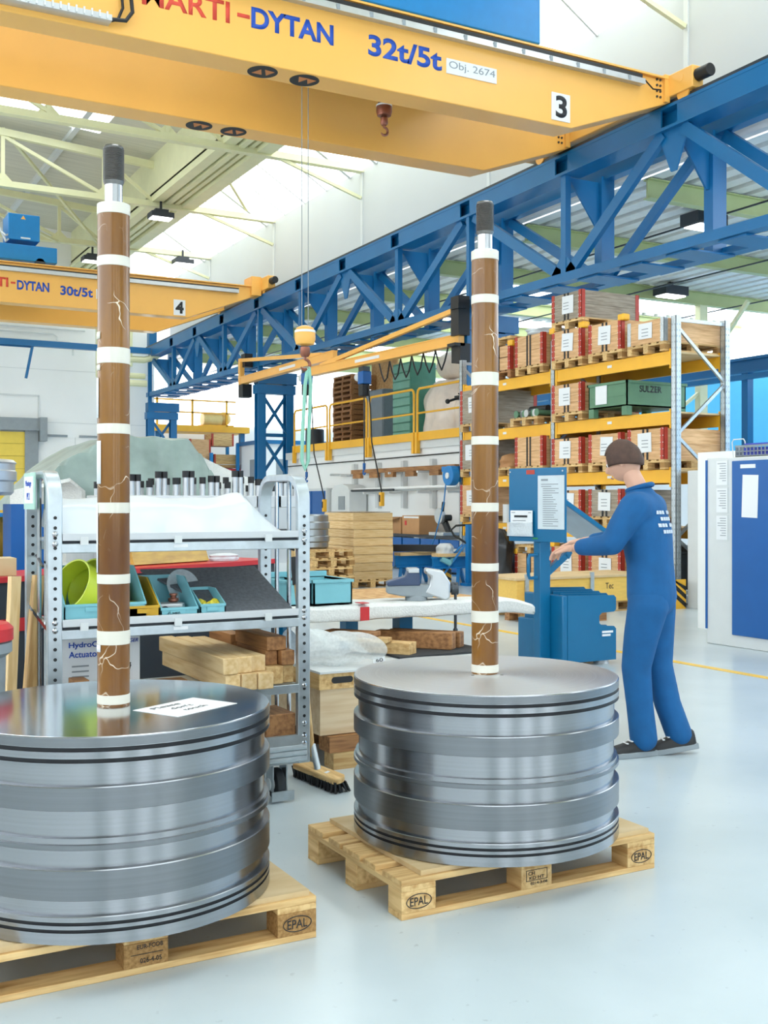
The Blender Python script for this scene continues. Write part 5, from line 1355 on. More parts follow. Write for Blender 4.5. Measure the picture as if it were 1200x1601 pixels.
t = thing('cover_sheet', 'white panel leaning at the left side of the tarpaulin', 'panel', (2.05, 10.2, 0))
MB().add([(-.25,0,0),(.42,0,0),(.4,0,1.62),(.28,.1,1.74),(-.25,.1,1.62)], [(0,1,2,3,4)]).build('panel', 'foam', t, solid=.02)
MB().box(-.1, .1, -.04, -.02, 1.25, 1.28).build('slot', 'grey', t)

# ================================================================= packing bench with vice
t = thing('packing_bench', 'workbench wrapped in white foam carrying the grey vice', 'workbench', (3.45, 6.8, 0))
MB().prism([(-.72,-.65),(.85,-.65),(.85,.65),(-.2,.65),(-.2,-.1),(-.72,-.1)], 'z', .79, .85).build('worktop', 'osb', t)
for x, y in ((.23, -.35), (.23, .45), (-.62, -.35)):
    if True: MB().box(x-.05, x+.05, y-.05, y+.05, .0, .79).build('leg', 'blueL' if False else 'kiosk', t)
MB().box(-.6, .25, -.38, -.32, .3, .36).build('stretcher', 'kiosk', t)
def foam_fn(u, v):
    x = 2.73+u*1.78
    pv = [(0, 6.14, .765), (.04, 6.13, .78), (.12, 6.13, .84), (.18, 6.16, .857), (.4, 6.38, .855), (.5, 6.48, .855)]
    v *= .5
    for a_, b_ in zip(pv[:-1], pv[1:]):
        if v <= b_[0]:
            k = (v-a_[0])/(b_[0]-a_[0]); y = a_[1]+(b_[1]-a_[1])*k; z = a_[2]+(b_[2]-a_[2])*k; break
    w_ = .003*math.sin(19*u+7*v)+.002*math.sin(43*u)
    drop = max(0, (u-.88)/.12); z -= .05*drop**1.6*(1 if v > .05 else .4); y -= .05*drop
    lim = .3+.16*math.sin(2.2*u)
    return (x, y + .35*max(0, v-.18)*math.sin(5*u+.4), z+w_+.002)
solo('foam_wrap', 'white foam sheet wrapped round the front edge of the packing bench', 'foam sheet', MB().grid(foam_fn, 70, 22), 'foam', solid=.006)
MB_ = MB().box(3.19, 3.25, 6.118, 6.128, .765, .85).box(3.19, 3.25, 6.12, 6.2, .872, .876)
solo('red_tape', 'piece of red tape on the white foam edge of the packing bench', 'tape', MB_, 'red')
def ttote(label, x0, x1, y0):
    t = thing('teal_tote', label, 'bin', ((x0+x1)/2, y0+.2, .865), group='teal totes on the packing bench')
    w_ = (x1-x0)/2
    MB().box(-w_, w_, -.2, -.19, 0, .155).box(-w_, w_, .19, .2, 0, .155).box(-w_, -w_+.01, -.2, .2, 0, .155).box(w_-.01, w_, -.2, .2, 0, .155).box(-w_, w_, -.2, .2, 0, .01).build('body', 'teal', t)
    MB().box(-w_-.008, w_+.008, -.21, -.19, .14, .158).box(-w_-.008, w_+.008, .19, .21, .15, .19).box(-w_-.008, -w_+.01, -.2, .2, .14, .158).box(w_-.01, w_+.008, -.2, .2, .14, .158).build('rim', 'teal', t)
ttote('teal plastic tote at the left end of the packing bench, half behind the trolley post', 2.74, 2.9, 6.24)
ttote('teal plastic tote on the packing bench, next to the white foam', 2.91, 3.18, 6.22)
v = thing('bench_vice', 'grey steel bench vice with a hanging handle on the packing bench', 'vice', (3.7, 6.3, .86), R(-24))
MB().lathe([(.075,0),(.075,.02),(.06,.035),(.05,.05)], 24).build('swivel_base', 'grey', v)
MB().prism([(-.2,.05),(-.1,.03),(.1,.02),(.14,.05),(.14,.1),(-.05,.11),(-.2,.1)], 'y', -.06, .06).build('body', 'grey', v, bevel=.008)
MB().prism([(-.2,.1),(.02,.1),(.02,.16),(.012,.2),(-.06,.2),(-.075,.16),(-.2,.125)], 'y', -.07, .07).build('fixed_jaw', mat('vice_blue', '#3A4A68', .4), v, bevel=.008)
MB().box(-.06, .012, -.075, .075, .185, .215).build('jaw_plate', 'alu', v, bevel=.004)
MB().prism([(.05,.05),(.19,.0),(.22,.02),(.22,.12),(.17,.2),(.06,.215),(.055,.18),(.09,.16),(.08,.1)], 'y', -.065, .065).build('moving_jaw', 'alu', v, bevel=.012)
MB().cyl((-.02,0,.075),(.25,0,.075),.028,16).cyl((.235,0,.075),(.28,0,.075),.042,18).build('screw', 'darksteel', v)
MB().cyl((.26,-.02,.1),(.26,-.02,-.2),.01,10).ball((.26,-.02,-.2),.017,10).ball((.26,-.02,.1),.015,10).build('handle', 'darksteel', v)

# crate with mat, timber and bubble wrap in front of the bench
t = thing('handled_crate', 'plywood crate with a cut-out handle standing on timbers behind the broom', 'crate', (3.28, 6.0, .19))
MB().box(-.62, .62, -.4, .4, 0, .26).build('box', wood('crate_front_wood', '#E2CBA8', '#D2B48C', 'x', scale=2), t); 
MB().box(-.63, .63, -.41, .41, .26, .35).build('top_frame', 'crateX' if 'crateX' in M else 'pallety', t)
hh = MB(); pts = []
for a in range(-90, 91, 18): pts.append((-.485+.05+.018*math.cos(R(a)), .31+.018*math.sin(R(a))))
for a in range(90, 271, 18): pts.append((-.485-.05+.018*math.cos(R(a)), .31+.018*math.sin(R(a))))
hh.prism(pts, 'y', -.413, -.40).build('handle_slot', 'black', t)
MB().box(-.63, .63, -.42, .42, .35, .362).build('lid', 'ltgrey', t)
solo('crate_bearer', 'dark stained timber directly under the plywood crate', 'timber', MB().box(2.7, 3.85, 5.56, 5.7, .095, .185), 'oldx')
solo('crate_bearer', 'pale timber lying on the floor under the plywood crate', 'timber', MB().box(2.72, 3.8, 5.55, 5.67, 0, .093), 'palletx')
solo('crate_bearer', 'timber under the rear edge of the plywood crate', 'timber', MB().box(2.7, 3.85, 6.2, 6.35, 0, .185), 'oldx')
solo('rubber_mat', 'dark rubber mat on the plywood crate, under the brown timbers', 'mat', MB().box(3.3, 3.98, 5.82, 6.42, .555, .566), 'rubber')
def tb(label, p0, p1, z, w_, h, m, g): solo('timber_block', label, 'timber', MB().bar((*p0, z+h/2), (*p1, z+h/2), w_, h), m, g, bevel=.004)
g = 'timbers lying on the plywood crate'
tb('brown squared timber on the rubber mat, near one of the pair', (3.44, 6.36), (3.78, 5.96), .567, .09, .105, 'oldx', g)
tb('brown squared timber on the rubber mat, far one of the pair', (3.58, 6.42), (3.88, 6.02), .567, .08, .1, 'oldx', g)
tb('pale ended timber lying left of the brown pair', (3.2, 6.25), (3.44, 5.9), .563, .11, .075, 'pallety', g)
tb('short timber across the pale one, behind the bubble wrap', (3.1, 6.2), (3.3, 5.95), .64, .1, .03, 'pallety', g)
tb('brown board on the short timbers behind the bubble wrap', (3.05, 6.3), (3.25, 6.02), .672, .12, .03, 'oldx', g)
t = thing('number_tag', 'small white tag with black characters on the crate edge', 'tag', (3.12, 5.75, .553))
o = MB().box(-.04, .04, -.002, .002, 0, .035).build('tag', 'paper', t); text('60', .045, .022, (-.022, -.004, .006), FACE_Y, 'ink', t)
def bub(u, v):
    a = R(-75 + 290*v); r_ = (.095 + .02*math.sin(2.5*u+1))*(1 + .25*max(0, v-.75))
    ex = .06*math.sin(7*v)*u
    return (2.62+u*.42+ex, 5.93 - .22*u - r_*1.15*math.cos(a), .655 + .01*math.sin(9*u) + r_*math.sin(a)*(1 - .12*u) + .006*math.sin(22*u+9*v))
solo('bubble_wrap', 'loose roll of clear bubble wrap lying on the plywood crate', 'bubble wrap', MB().grid(bub, 36, 30), 'bubble')
br = thing('broom', 'wide broom with a wooden head leaning between the trolley and the crate', 'broom', (2.51, 5.31, 0))
hd = Vector((.05, -.5, 0)).normalized()
sd = Vector((hd.y, -hd.x, 0))
def P_(a, b_, z): return tuple(hd*a + sd*b_ + Vector((0,0,z)))
head = MB()
pr = []
for a in range(-90, 91, 18): pr.append((.2+.035*math.cos(R(a)), .035*math.sin(R(a))))
for a in range(90, 271, 18): pr.append((-.2+.035*math.cos(R(a)), .035*math.sin(R(a))))
n = len(pr)
head.add([P_(a, b_, .055-.25*b_) for a, b_ in pr] + [P_(a, b_, .085-.25*b_) for a, b_ in pr], [(i,(i+1)%n,n+(i+1)%n,n+i) for i in range(n)] + [tuple(range(n-1,-1,-1)), tuple(range(n,2*n))])
ho = head.build('head', 'pallety', br, bevel=.005)
bz = MB()
for i in range(40):
    for k in range(4):
        a, b_ = -.225+i*.0115, -.03+k*.02
        bz.bar(P_(a, b_, .06), P_(a+random.uniform(-.01,.01), b_*1.6-.02+random.uniform(-.012,.012), .004), .008, .008)
bz.build('bristles', 'black', br)
MB().cyl(P_(0,0,.075), (-.0, .07, .2), .018, 14, .017).build('socket', 'galv', br)
MB().cyl((-.006, .05, .14), (.01, .36, 1.28), .0135, 12).build('handle', 'palletz', br)
MB().cyl((.005,.297,1.05),(.0085,.338,1.2),.02,12).build('grip', 'rubber', br)
MB().add([P_(.08,-.012,.0885),P_(.105,-.012,.0885),P_(.105,.012,.0825),P_(.08,.012,.0825)], [(0,1,2,3)]).build('sticker', 'paper', ho)
# ================================================================= blue notice stand
k_ = thing('notice_stand', 'blue steel stand with a notice board, sloping desk and binder box', 'stand', (6.2, 8.2, 0))
MB().box(-.08, .04, -.03, .07, 0, 1.2).build('post', 'kiosk', k_, bevel=.006)
vd = Vector((.218, -.975, 0)).normalized(); nd = Vector((-.975, -.218, 0)).normalized()
rz = math.atan2(vd.y, vd.x)
bd = MB().obox((-.105, -.02, 1.4925), (.68, .02, .68), (0, 0, rz)).build('notice_board', 'kiosk', k_, bevel=.004)
bc = Vector((-.105, -.02, 0)) + nd*.012
def sheet(name, c0, c1, z0, z1, m, parent, off=.0015, th=.002):
    p = bc + vd*((c0+c1)/2) + nd*off
    return MB().obox((p.x, p.y, (z0+z1)/2), (c1-c0, th, z1-z0), (0,0,rz)).build(name, m, parent)
pa = sheet('poster', .02, .33, 1.27, 1.76, mat('dull_paper', '#C9D3D8', .6), bd)
q = MB()
for k in range(22):
    p = bc + vd*(.06+ (.09 if k > 3 else .07)) + nd*.0035
    w_ = [.08, 0, .2, .12][k] if k < 4 else random.uniform(.1, .19)
    if w_: q.obox((p.x+vd.x*w_/2-vd.x*.07, p.y+vd.y*w_/2-vd.y*.07, 1.72-k*.02), (w_, .001, .007 if k else .018), (0,0,rz))
q.build('print_lines', 'grink', pa)
sheet('red_label', -.12, -.02, 1.775, 1.815, 'dkred', bd)
pb = sheet('leaflet', -.3, -.03, 1.22, 1.44, 'paper', bd, .02)
q = sheet('print_line', -.25, -.09, 1.375, 1.395, 'ink', pb, .0225)
q = MB()
for z, a, b_ in ((1.345,-.27,-.11),(1.32,-.27,-.13),(1.305,-.27,-.12),(1.29,-.27,-.14),(1.42,-.285,-.24),(1.42,-.08,-.045),(1.3,-.07,-.05)):
    p = bc + vd*((a+b_)/2) + nd*.0225
    q.obox((p.x, p.y, z), (b_-a, .001, .007), (0,0,rz))
q.build('print_lines', 'grink', pb)
hp = MB()
for (c0, c1, z0, z1, o_) in ((-.33,-.02,1.2,1.225,.02), (-.33,-.02,1.2,1.33,.035)):
    p = bc + vd*((c0+c1)/2) + nd*o_; hp.obox((p.x, p.y, (z0+z1)/2), (c1-c0, .004, z1-z0), (0,0,rz))
hp.build('acrylic_holder', 'clear', bd)
sheet('green_magnet', -.045, .02, 1.175, 1.19, mat('magnet_green', '#1E8A4C', .5), bd)
q = MB()
for c0, z in ((-.32, 1.8), (.31, 1.8)):
    p = bc + vd*c0; q.cyl(tuple(p+Vector((0,0,z))), tuple(p+nd*.004+Vector((0,0,z))), .008, 10)
q.build('screws', 'alu', bd)
MB().tube([(-.1,-.01,1.03),(-.2,-.03,1.03),(-.215,-.035,1.0),(-.215,-.035,.85),(-.2,-.03,.82),(-.1,-.01,.82)], .016, 10).build('handle', 'kiosk', k_)
ds = MB().add([(-.02,-.3,1.2),(-.02,.34,1.2),(.66,.3,.82),(.66,-.26,.82),(-.02,-.3,1.185),(-.02,.34,1.185),(.66,.3,.805),(.66,-.26,.805)], [(0,1,2,3),(7,6,5,4),(0,4,5,1),(1,5,6,2),(2,6,7,3),(3,7,4,0)])
dk = ds.build('sloping_desk', mat('desk_laminate', '#AEBECB', .4), k_)
MB().bar((.66,-.28,.815),(.66,.32,.815),.03,.05).bar((-.02,-.31,1.195),(.66,-.27,.82),.02,.04).build('desk_edge', 'kiosk', dk)
MB().bar((.02,.0,.86),(.24,.0,1.02),.05,.06).bar((.24,.0,1.0),(.28,.0,1.06),.05,.06).build('desk_arm', 'kiosk', k_, bevel=.004)
MB().box(.04, .1, -.21, .38, .0, .66).box(-.02, .04, .1, .4, 0, .42).build('box_side', 'kiosk', k_, bevel=.01)
for i in range(5):
    y_ = -.21 + i*.11
    dz = .012*i
    poly = [(.1,.04),(.67,.04),(.67,.33),(.645,.355),(.5,.365),(.47,.39),(.47,.46),(.5,.485),(.645,.49),(.67,.51),(.67,.62),(.645,.645),(.1,.66)]
    MB().prism([(a, b_+dz if b_ > .6 else b_) for a, b_ in poly], 'y', y_, y_+.012).build('binder_divider', 'kiosk', k_)
MB().box(.1, .66, -.19, .23, .045, .325).build('lower_box', 'kiosk', k_)
lb = MB().box(.5, .63, -.214, -.211, .295, .315).box(.5, .6, -.214, -.211, .265, .285).build('label', 'paper', k_)
lump(.58, -.1, .06, .08, .07, .3, 30).build('paper_scrap', 'paper', k_); k_.children[-1].location = (0, 0, .33)

# ================================================================= machine enclosure, basket and locker at the right
mc = thing('machine_enclosure', 'grey and blue machine enclosure standing at the right edge', 'machine', (9.6, 7.6, 0))
MB().box(-.86, 1.4, -1.4, 1.1, 0, 1.99).build('housing', 'ltgrey', mc, bevel=.01)
MB().box(-.875, -.86, 1.085, 1.105, .16, 1.97).build('corner_strip', 'royal', mc)
MB().box(-.885, -.86, -1.38, .72, .13, 1.95).build('blue_panel', 'royal', mc, bevel=.006)
pk = MB()
for k in range(3):
    z0 = 1.69 - k*.29
    f_ = MB().box(-.868, -.86, .79, .96, z0, z0+.275).build('document_pocket', 'ltgrey', mc)
    MB().box(-.87, -.868, .8, .95, z0+.012, z0+.265).build('document', 'paper', f_)
    l_ = MB()
    for i in range(8): l_.box(-.8715, -.87, .815, .815+random.uniform(.05, .12), z0+.235-i*.026, z0+.242-i*.026)
    l_.build('print_lines', 'grink', f_)
ps = MB().obox((-.888, .47, 1.58), (.003, .21, .44), (R(2), 0, 0)).build('notice_sheet', 'paper', mc)
MB().box(-.888, -.885, .4, .6, 1.87, 1.91).build('name_strip', 'paper', mc)
t = thing('plastic_basket', 'grey slotted basket with blue parts on top of the machine enclosure', 'basket', (8.95, 8.1, 1.99))
q = MB().box(-.15, -.145, -.25, .25, 0, .02).box(-.15, .3, -.25, .25, 0, .01)
for k in range(11): q.box(-.15, -.145, -.25+k*.049, -.24+k*.049, 0, .12)
q.box(-.15, -.145, -.25, .25, .055, .065).box(-.155, -.14, -.25, .25, .105, .125).box(-.15, .3, .245, .25, 0, .12).box(-.15, .3, -.25, -.245, 0, .12).build('basket', 'grey', t)
MB().box(-.1, .25, -.22, .18, .011, .1).build('blue_parts', mat('violet_blue', '#3A48B8', .5), t); MB().box(-.16, .1, -.25, .12, .126, .14).build('blue_lid', mat('violet_blue', '#3A48B8', .5), t)
solo('wire_stand', 'thin white wire frame standing on the machine enclosure beside the basket', 'wire frame', MB().tube([(8.95,8.52,2.0),(8.93,8.52,2.16),(8.93,8.5,2.19),(8.93,8.36,2.19),(8.93,8.34,2.16),(8.95,8.34,2.0)], .006, 8), 'ltgrey')
solo('white_cover_box', 'white cabinet behind the enclosure, topped by the wire frame', 'cabinet', MB().box(9.7, 11.9, 8.76, 9.8, 0, 2.12), 'white')
lk = thing('grey_locker', 'light grey steel locker standing before the rack end', 'locker', (11.85, 11.35, 0))
MB().box(-.4, .4, 0, .42, 0, 1.98).build('body', 'ltgrey', lk, bevel=.006)
MB().box(-.36, .36, -.012, 0, .08, 1.86).build('door', 'ltgrey', lk, bevel=.004)
MB().box(-.36, .1, -.008, 0, 1.885, 1.955).build('black_plate', 'ink', lk); MB().box(-.34, -.2, -.014, -.012, 1.8, 1.83).build('yellow_sticker', 'yellow2', lk)
MB().box(-.375, -.365, -.016, 0, .1, .2).box(-.375, -.365, -.016, 0, .95, 1.05).box(-.375, -.365, -.016, 0, 1.6, 1.85).build('hinge', 'grey', lk)

# ================================================================= worker
pw = thing('person', 'worker in blue overalls and dark shoes leaning toward the blue stand, arms reaching forward', 'person', (4.56, 5.02, 0), R(122))
pw.scale = (1.05, 1.05, 1.055)
def skin(name, verts, edges, m, root=0, sub=2, parent=None, smooth=True):
    me = bpy.data.meshes.new(name)
    me.from_pydata([v[0] for v in verts], edges, [])
    o = bpy.data.objects.new(name, me); COL.objects.link(o)
    md = o.modifiers.new('skin', 'SKIN'); md.use_smooth_shade = True
    sk = me.skin_vertices[0].data if me.skin_vertices else None
    if sk is None:
        bm = bmesh.new(); bm.from_mesh(me); bm.verts.layers.skin.verify(); bm.to_mesh(me); bm.free(); sk = me.skin_vertices[0].data
    for i, v in enumerate(verts):
        r_ = v[1] if isinstance(v[1], tuple) else (v[1], v[1])
        sk[i].radius = r_; sk[i].use_root = (i == root)
    s_ = o.modifiers.new('sub', 'SUBSURF'); s_.levels = sub; s_.render_levels = sub
    me.materials.append(M[m]); o.parent = parent
    return o
def flesh(name, nodes, edges, m, parent, voxel=.011, soft=8):
    q = MB()
    for a, b in edges:
        (p0, r0), (p1, r1) = nodes[a], nodes[b]
        p0, p1 = Vector(p0), Vector(p1); n = max(2, int((p1-p0).length/.018))
        for i in range(n+1):
            t_ = i/n; p = p0.lerp(p1, t_)
            rx, ry = r0[0]+(r1[0]-r0[0])*t_, r0[1]+(r1[1]-r0[1])*t_
            q.ball(p, 1.0, 20, (rx, ry, min(rx, ry)))
    o = q.build(name, m, parent, angle=180)
    rm_ = o.modifiers.new('join', 'REMESH'); rm_.mode = 'VOXEL'; rm_.voxel_size = voxel; rm_.use_smooth_shade = True
    sm_ = o.modifiers.new('soften', 'SMOOTH'); sm_.factor = .6; sm_.iterations = soft
    dg = bpy.context.evaluated_depsgraph_get(); dg.update()
    me = bpy.data.meshes.new_from_object(o.evaluated_get(dg))
    o.modifiers.clear(); o.data = me
    return o
# body frame: x forward, y left, z up.  one continuous body; clothing is a second continuous skin over it
B = [((-.02,0,.97),(.09,.13)), ((-.015,0,1.12),(.085,.12)), ((.01,0,1.28),(.1,.14)), ((.02,0,1.4),(.085,.13)),
     ((.05,0,1.5),(.058,.058)), ((.1,0,1.6),(.055,.055)),
     ((-.02,.09,.9),(.085,.085)), ((.03,.09,.52),(.06,.06)), ((0,.08,.09),(.042,.042)),
     ((-.02,-.09,.9),(.085,.085)), ((-.03,-.09,.52),(.06,.06)), ((-.16,-.09,.11),(.042,.042)),
     ((.03,.17,1.41),(.055,.055)), ((.13,.25,1.2),(.045,.045)), ((.38,.16,1.17),(.028,.028)),
     ((.03,-.17,1.41),(.055,.055)), ((.17,-.25,1.21),(.045,.045)), ((.42,-.12,1.2),(.028,.028))]
BE = [(0,1),(1,2),(2,3),(3,4),(4,5),(0,6),(6,7),(7,8),(0,9),(9,10),(10,11),(3,12),(12,13),(13,14),(3,15),(15,16),(16,17)]
body = flesh('body', B, BE, 'skin', pw)
tr_v = [((-.02,0,1.06),(.118,.155)), ((-.025,0,.95),(.13,.165)), ((-.025,.085,.84),(.115,.108)), ((.01,.09,.68),(.1,.095)), ((.04,.09,.5),(.085,.08)), ((.02,.085,.28),(.078,.072)), ((0,.08,.1),(.08,.074)),
        ((-.025,-.085,.84),(.115,.108)), ((-.03,-.09,.68),(.1,.095)), ((-.035,-.09,.5),(.085,.08)), ((-.09,-.09,.28),(.078,.072)), ((-.155,-.09,.11),(.078,.072))]
flesh('trousers', tr_v, [(0,1),(1,2),(2,3),(3,4),(4,5),(5,6),(1,7),(7,8),(8,9),(9,10),(10,11)], 'cloth', pw)
jk_v = [((-.025,0,.9),(.138,.178)), ((-.015,0,1.08),(.13,.17)), ((.005,0,1.25),(.142,.19)), ((.02,0,1.37),(.125,.18)), ((.045,0,1.47),(.08,.085)),
        ((.025,.165,1.4),(.092,.088)), ((.08,.225,1.3),(.078,.075)), ((.13,.25,1.2),(.068,.065)), ((.24,.205,1.185),(.058,.058)), ((.33,.17,1.175),(.05,.05)),
        ((.025,-.165,1.4),(.092,.088)), ((.1,-.225,1.31),(.078,.075)), ((.17,-.25,1.21),(.068,.065)), ((.28,-.19,1.205),(.058,.058)), ((.36,-.15,1.2),(.05,.05))]
jk = flesh('jacket', jk_v, [(0,1),(1,2),(2,3),(3,4),(3,5),(5,6),(6,7),(7,8),(8,9),(3,10),(10,11),(11,12),(12,13),(13,14)], 'cloth', pw)
MB().tube([(.045+.07*math.cos(a), .072*math.sin(a), 1.515+.02*math.cos(a)*-1) for a in [2*math.pi*i/20 for i in range(20)]], .014, 8, closed=True).build('collar', 'cloth', jk)
# hands: palm and five bent fingers each
def hand(parent, w, sgn, dirx):
    f = Vector(dirx).normalized(); up = Vector((0,0,1)); s_ = f.cross(up).normalized()*sgn; u = s_.cross(f)*sgn
    W_ = Vector(w)
    def P(a, b_, c_): return tuple(W_ + f*a + s_*b_ + up*c_)
    vs = [(P(0,0,0),.026), (P(.05,0,.0),(.036,.02)), (P(.09,0,-.004),(.038,.018))]; es = [(0,1),(1,2)]
    for k, (b_, l) in enumerate(((-.03,.07),(-.01,.08),(.01,.076),(.03,.06))):
        i = len(vs)
        vs += [(P(.1,b_,-.006),.0105), (P(.1+l*.5,b_*1.05,-.018),.0095), (P(.1+l*.8,b_*1.05,-.045),.009), (P(.1+l*.85,b_*1.05,-.066),.0075)]
        es += [(2,i),(i,i+1),(i+1,i+2),(i+2,i+3)]
    i = len(vs)
    vs += [(P(.04,-.035,-.006),.014), (P(.075,-.058,-.018),.011), (P(.105,-.062,-.03),.009)]
    es += [(1,i),(i,i+1),(i+1,i+2)]
    return skin('hand', vs, es, 'skin', 0, 2, parent)
hand(body, (.37,.163,1.17), 1, (1, -.28, -.08)); hand(body, (.41,-.125,1.2), -1, (1, .3, -.1))
# head: face, ears, hair, tilted down and forward
hq = MB()
def head_fn(u, v):
    th = 2*math.pi*u; ph = math.pi*v
    x = math.cos(th)*math.sin(ph); y = math.sin(th)*math.sin(ph); z = math.cos(ph)
    X, Y, Z = x*.098, y*.076, z*.118
    if z < 0: X *= 1-.12*abs(z); Y *= 1-.32*abs(z)**1.3
    if x > 0:
        X += .012*math.exp(-((z+.75)/.22)**2)*max(0,x)**2*2
        X += .030*math.exp(-((z+.12)/.2)**2 - (y/.16)**2)*(x > .3)
        X -= .012*math.exp(-((z-.12)/.12)**2)*(math.exp(-((y-.36)/.16)**2)+math.exp(-((y+.36)/.16)**2))
        X += .006*math.exp(-((z-.3)/.12)**2)
        X += .006*math.exp(-((z+.52)/.07)**2 - (y/.3)**2)
    return (X, Y, Z)
hq.grid(head_fn, 49, 33)
hd_ = hq.build('head', 'skin', body, sub=1, angle=180); hd_.location = (.14, 0, 1.665); hd_.rotation_euler = (0, R(24), 0)
for s_ in (-1, 1):
    MB().ball((-.005, s_*.078, -.005), .03, 12, (.6, .3, 1)).build('ear', 'skin', hd_)
    MB().ball((.083, s_*.029, .014), .012, 10).build('eye', 'paper', hd_); MB().ball((.094, s_*.029, .013), .005, 8).build('pupil', 'ink', hd_)
MB().box(.098, .103, -.022, .022, -.064, -.058).build('mouth', mat('lip', '#A86A60', .5), hd_)
hr = MB()
def hair_fn(u, v):
    th = R(42) + R(276)*u; ph = math.pi*(.0+(.5+.17*math.sin(math.pi*u)**2)*v)
    x = math.cos(th)*math.sin(ph); y = math.sin(th)*math.sin(ph); z = math.cos(ph)
    w_ = 1.07+.015*math.sin(40*u+20*v)
    return (x*.1*w_-.004, y*.08*w_, z*.12*w_)
hr.grid(hair_fn, 40, 18); hr.grid(lambda u, v: ((lambda th, ph: (math.cos(th)*math.sin(ph)*.105, math.sin(th)*math.sin(ph)*.084, math.cos(ph)*.128))(2*math.pi*u, math.pi*.3*v)), 30, 8)
hr.build('hair', 'hair', hd_, solid=.008, angle=180)
# back lettering band, cuffs and shoes
q = MB()
for k in range(4):
    for i in range(10):
        if (i*7+k*3) % 6 == 0: continue
        y_, z_ = -.125+i*.026, 1.375-k*.036
        q.add([(-.3,y_-.011,z_-.01),(-.3,y_+.011,z_-.01),(-.3,y_+.011,z_+.01),(-.3,y_-.011,z_+.01)], [(0,1,2,3)])
bp = q.build('back_print', mat('reflective_print', '#C3CCD6', .5), jk)
sw = bp.modifiers.new('wrap', 'SHRINKWRAP'); sw.target = jk; sw.wrap_method = 'PROJECT'; sw.use_project_x = True; sw.use_negative_direction = False; sw.use_positive_direction = True; sw.offset = .005
def shoe(x, y, z, pitch, name='shoe', yaw=0):
    q = MB()
    prof = [(-.09,.03,.09),(-.07,.04,.105),(-.02,.043,.1),(.05,.046,.085),(.1,.05,.065),(.16,.048,.055),(.2,.035,.042),(.215,.015,.03)]
    N = 14; vs = []
    for px_, w_, h_ in prof:
        for i in range(N):
            a = math.pi*i/(N-1)
            vs.append((px_, w_*math.cos(a), .03+(h_-.03+.012)*max(0, math.sin(a))**.8))
    q.add(vs, [(k*N+i, k*N+i+1, (k+1)*N+i+1, (k+1)*N+i) for k in range(len(prof)-1) for i in range(N-1)] + [tuple(range(N)), tuple((len(prof)-1)*N+i for i in range(N))])
    o = q.build(name, 'black', pw, sub=1)
    s2 = MB(); out = [(-.095,-.035),(.04,-.05),(.14,-.052),(.21,-.03),(.222,0),(.21,.03),(.14,.052),(.04,.05),(-.095,.035)]
    s2.prism(out, 'z', 0, .032); s2.build('sole', 'grey', o, bevel=.004)
    l_ = MB()
    for k in range(3): l_.box(.03+k*.03, .042+k*.03, -.028, .028, .098-k*.011, .103-k*.011)
    l_.build('laces', 'paper', o)
    o.location = (x, y, z); o.rotation_euler = (0, R(pitch), R(yaw))
    return o
shoe(.02, .08, 0, 0, yaw=48); shoe(-.17, -.09, .02, 9, yaw=30)
# ================================================================= the two piston assemblies on their pallets
def hero_pallet(label, loc, marks):
    t = thing('euro_pallet', label, 'pallet', loc, 0, 'pallets under the pistons')
    def bx(n, m, *a): return MB().box(*a).build(n, m, t, bevel=.0025)
    ys = [(-.4,-.255),(-.2,-.1),(-.0725,.0725),(.1,.2),(.255,.4)]
    for a_, b_ in ys: bx('top_board', 'palletx', -.6, .6, a_, b_, .122, .144)
    for x in (-.5275, 0, .5275): bx('stringer_board', 'pallety', x-.0725, x+.0725, -.4, .4, .1, .122)
    for x in (-.5275, 0, .5275):
        for y in (-.35, 0, .35):
            w_ = .0725 if x else .0725
            bx('block', 'chip' if (marks == 'L' and y < 0) else 'pallety', x-w_, x+w_, y-.05, y+.05, .022, .1)
    for a_, b_ in ((-.4,-.3),(-.05,.05),(.3,.4)): bx('bottom_board', 'palletx', -.6, .6, a_, b_, 0, .022)
    for x in (-.5275, .5275):
        e = MB(); pts = []
        for i in range(40): 
            a = 2*math.pi*i/40; pts.append((x+.052*math.cos(a), -.4015, .061+.026*math.sin(a)))
        e.tube(pts, .0016, 6, closed=True); e.build('oval_stamp', 'ink', t)
        text('EPAL', .074, .03, (x-.037, -.4015, .046), FACE_Y, 'ink', t, name='stamp_lettering')
    if marks == 'R':
        e = MB()
        for a_ in ((-.05,.05,.05,.052),(-.05,.05,.09,.092)): e.box(a_[0], a_[1], -.4015, -.4, a_[2], a_[3])
        e.box(-.05,-.048,-.4015,-.4,.05,.092).box(.048,.05,-.4015,-.4,.05,.092); e.build('stamp_frame', 'ink', t)
        text('CH', .03, .014, (-.04, -.4012, .072), FACE_Y, 'ink', t, name='stamp_lettering'); text('KD HT', .07, .012, (-.035, -.4012, .055), FACE_Y, 'ink', t, name='stamp_lettering')
        text('0214-3-08', .08, .01, (-.03, -.4012, .035), FACE_Y, 'ink', t, name='stamp_lettering')
    else:
        text('EUR-FCOB', .085, .014, (-.03, -.4012, .08), FACE_Y, 'ink', t, name='stamp_lettering'); text('026-4-05', .07, .015, (-.02, -.4012, .035), FACE_Y, 'ink', t, name='stamp_lettering')
        MB().box(-.05, .055, -.4012, -.4, .062, .064).build('stamp_line', 'ink', t)
    return t
hero_pallet('wooden pallet with a chipboard sheet under the right piston', (2.55, 3.825, 0), 'R')
hero_pallet('wooden pallet with pressed chip blocks under the left piston', (1.02, 3.84, 0), 'L')
solo('chipboard_sheet', 'pale chipboard sheet lying on the right pallet, under the piston', 'sheet', MB().box(2.04, 3.13, 3.44, 4.2, .1445, .163), 'ply')
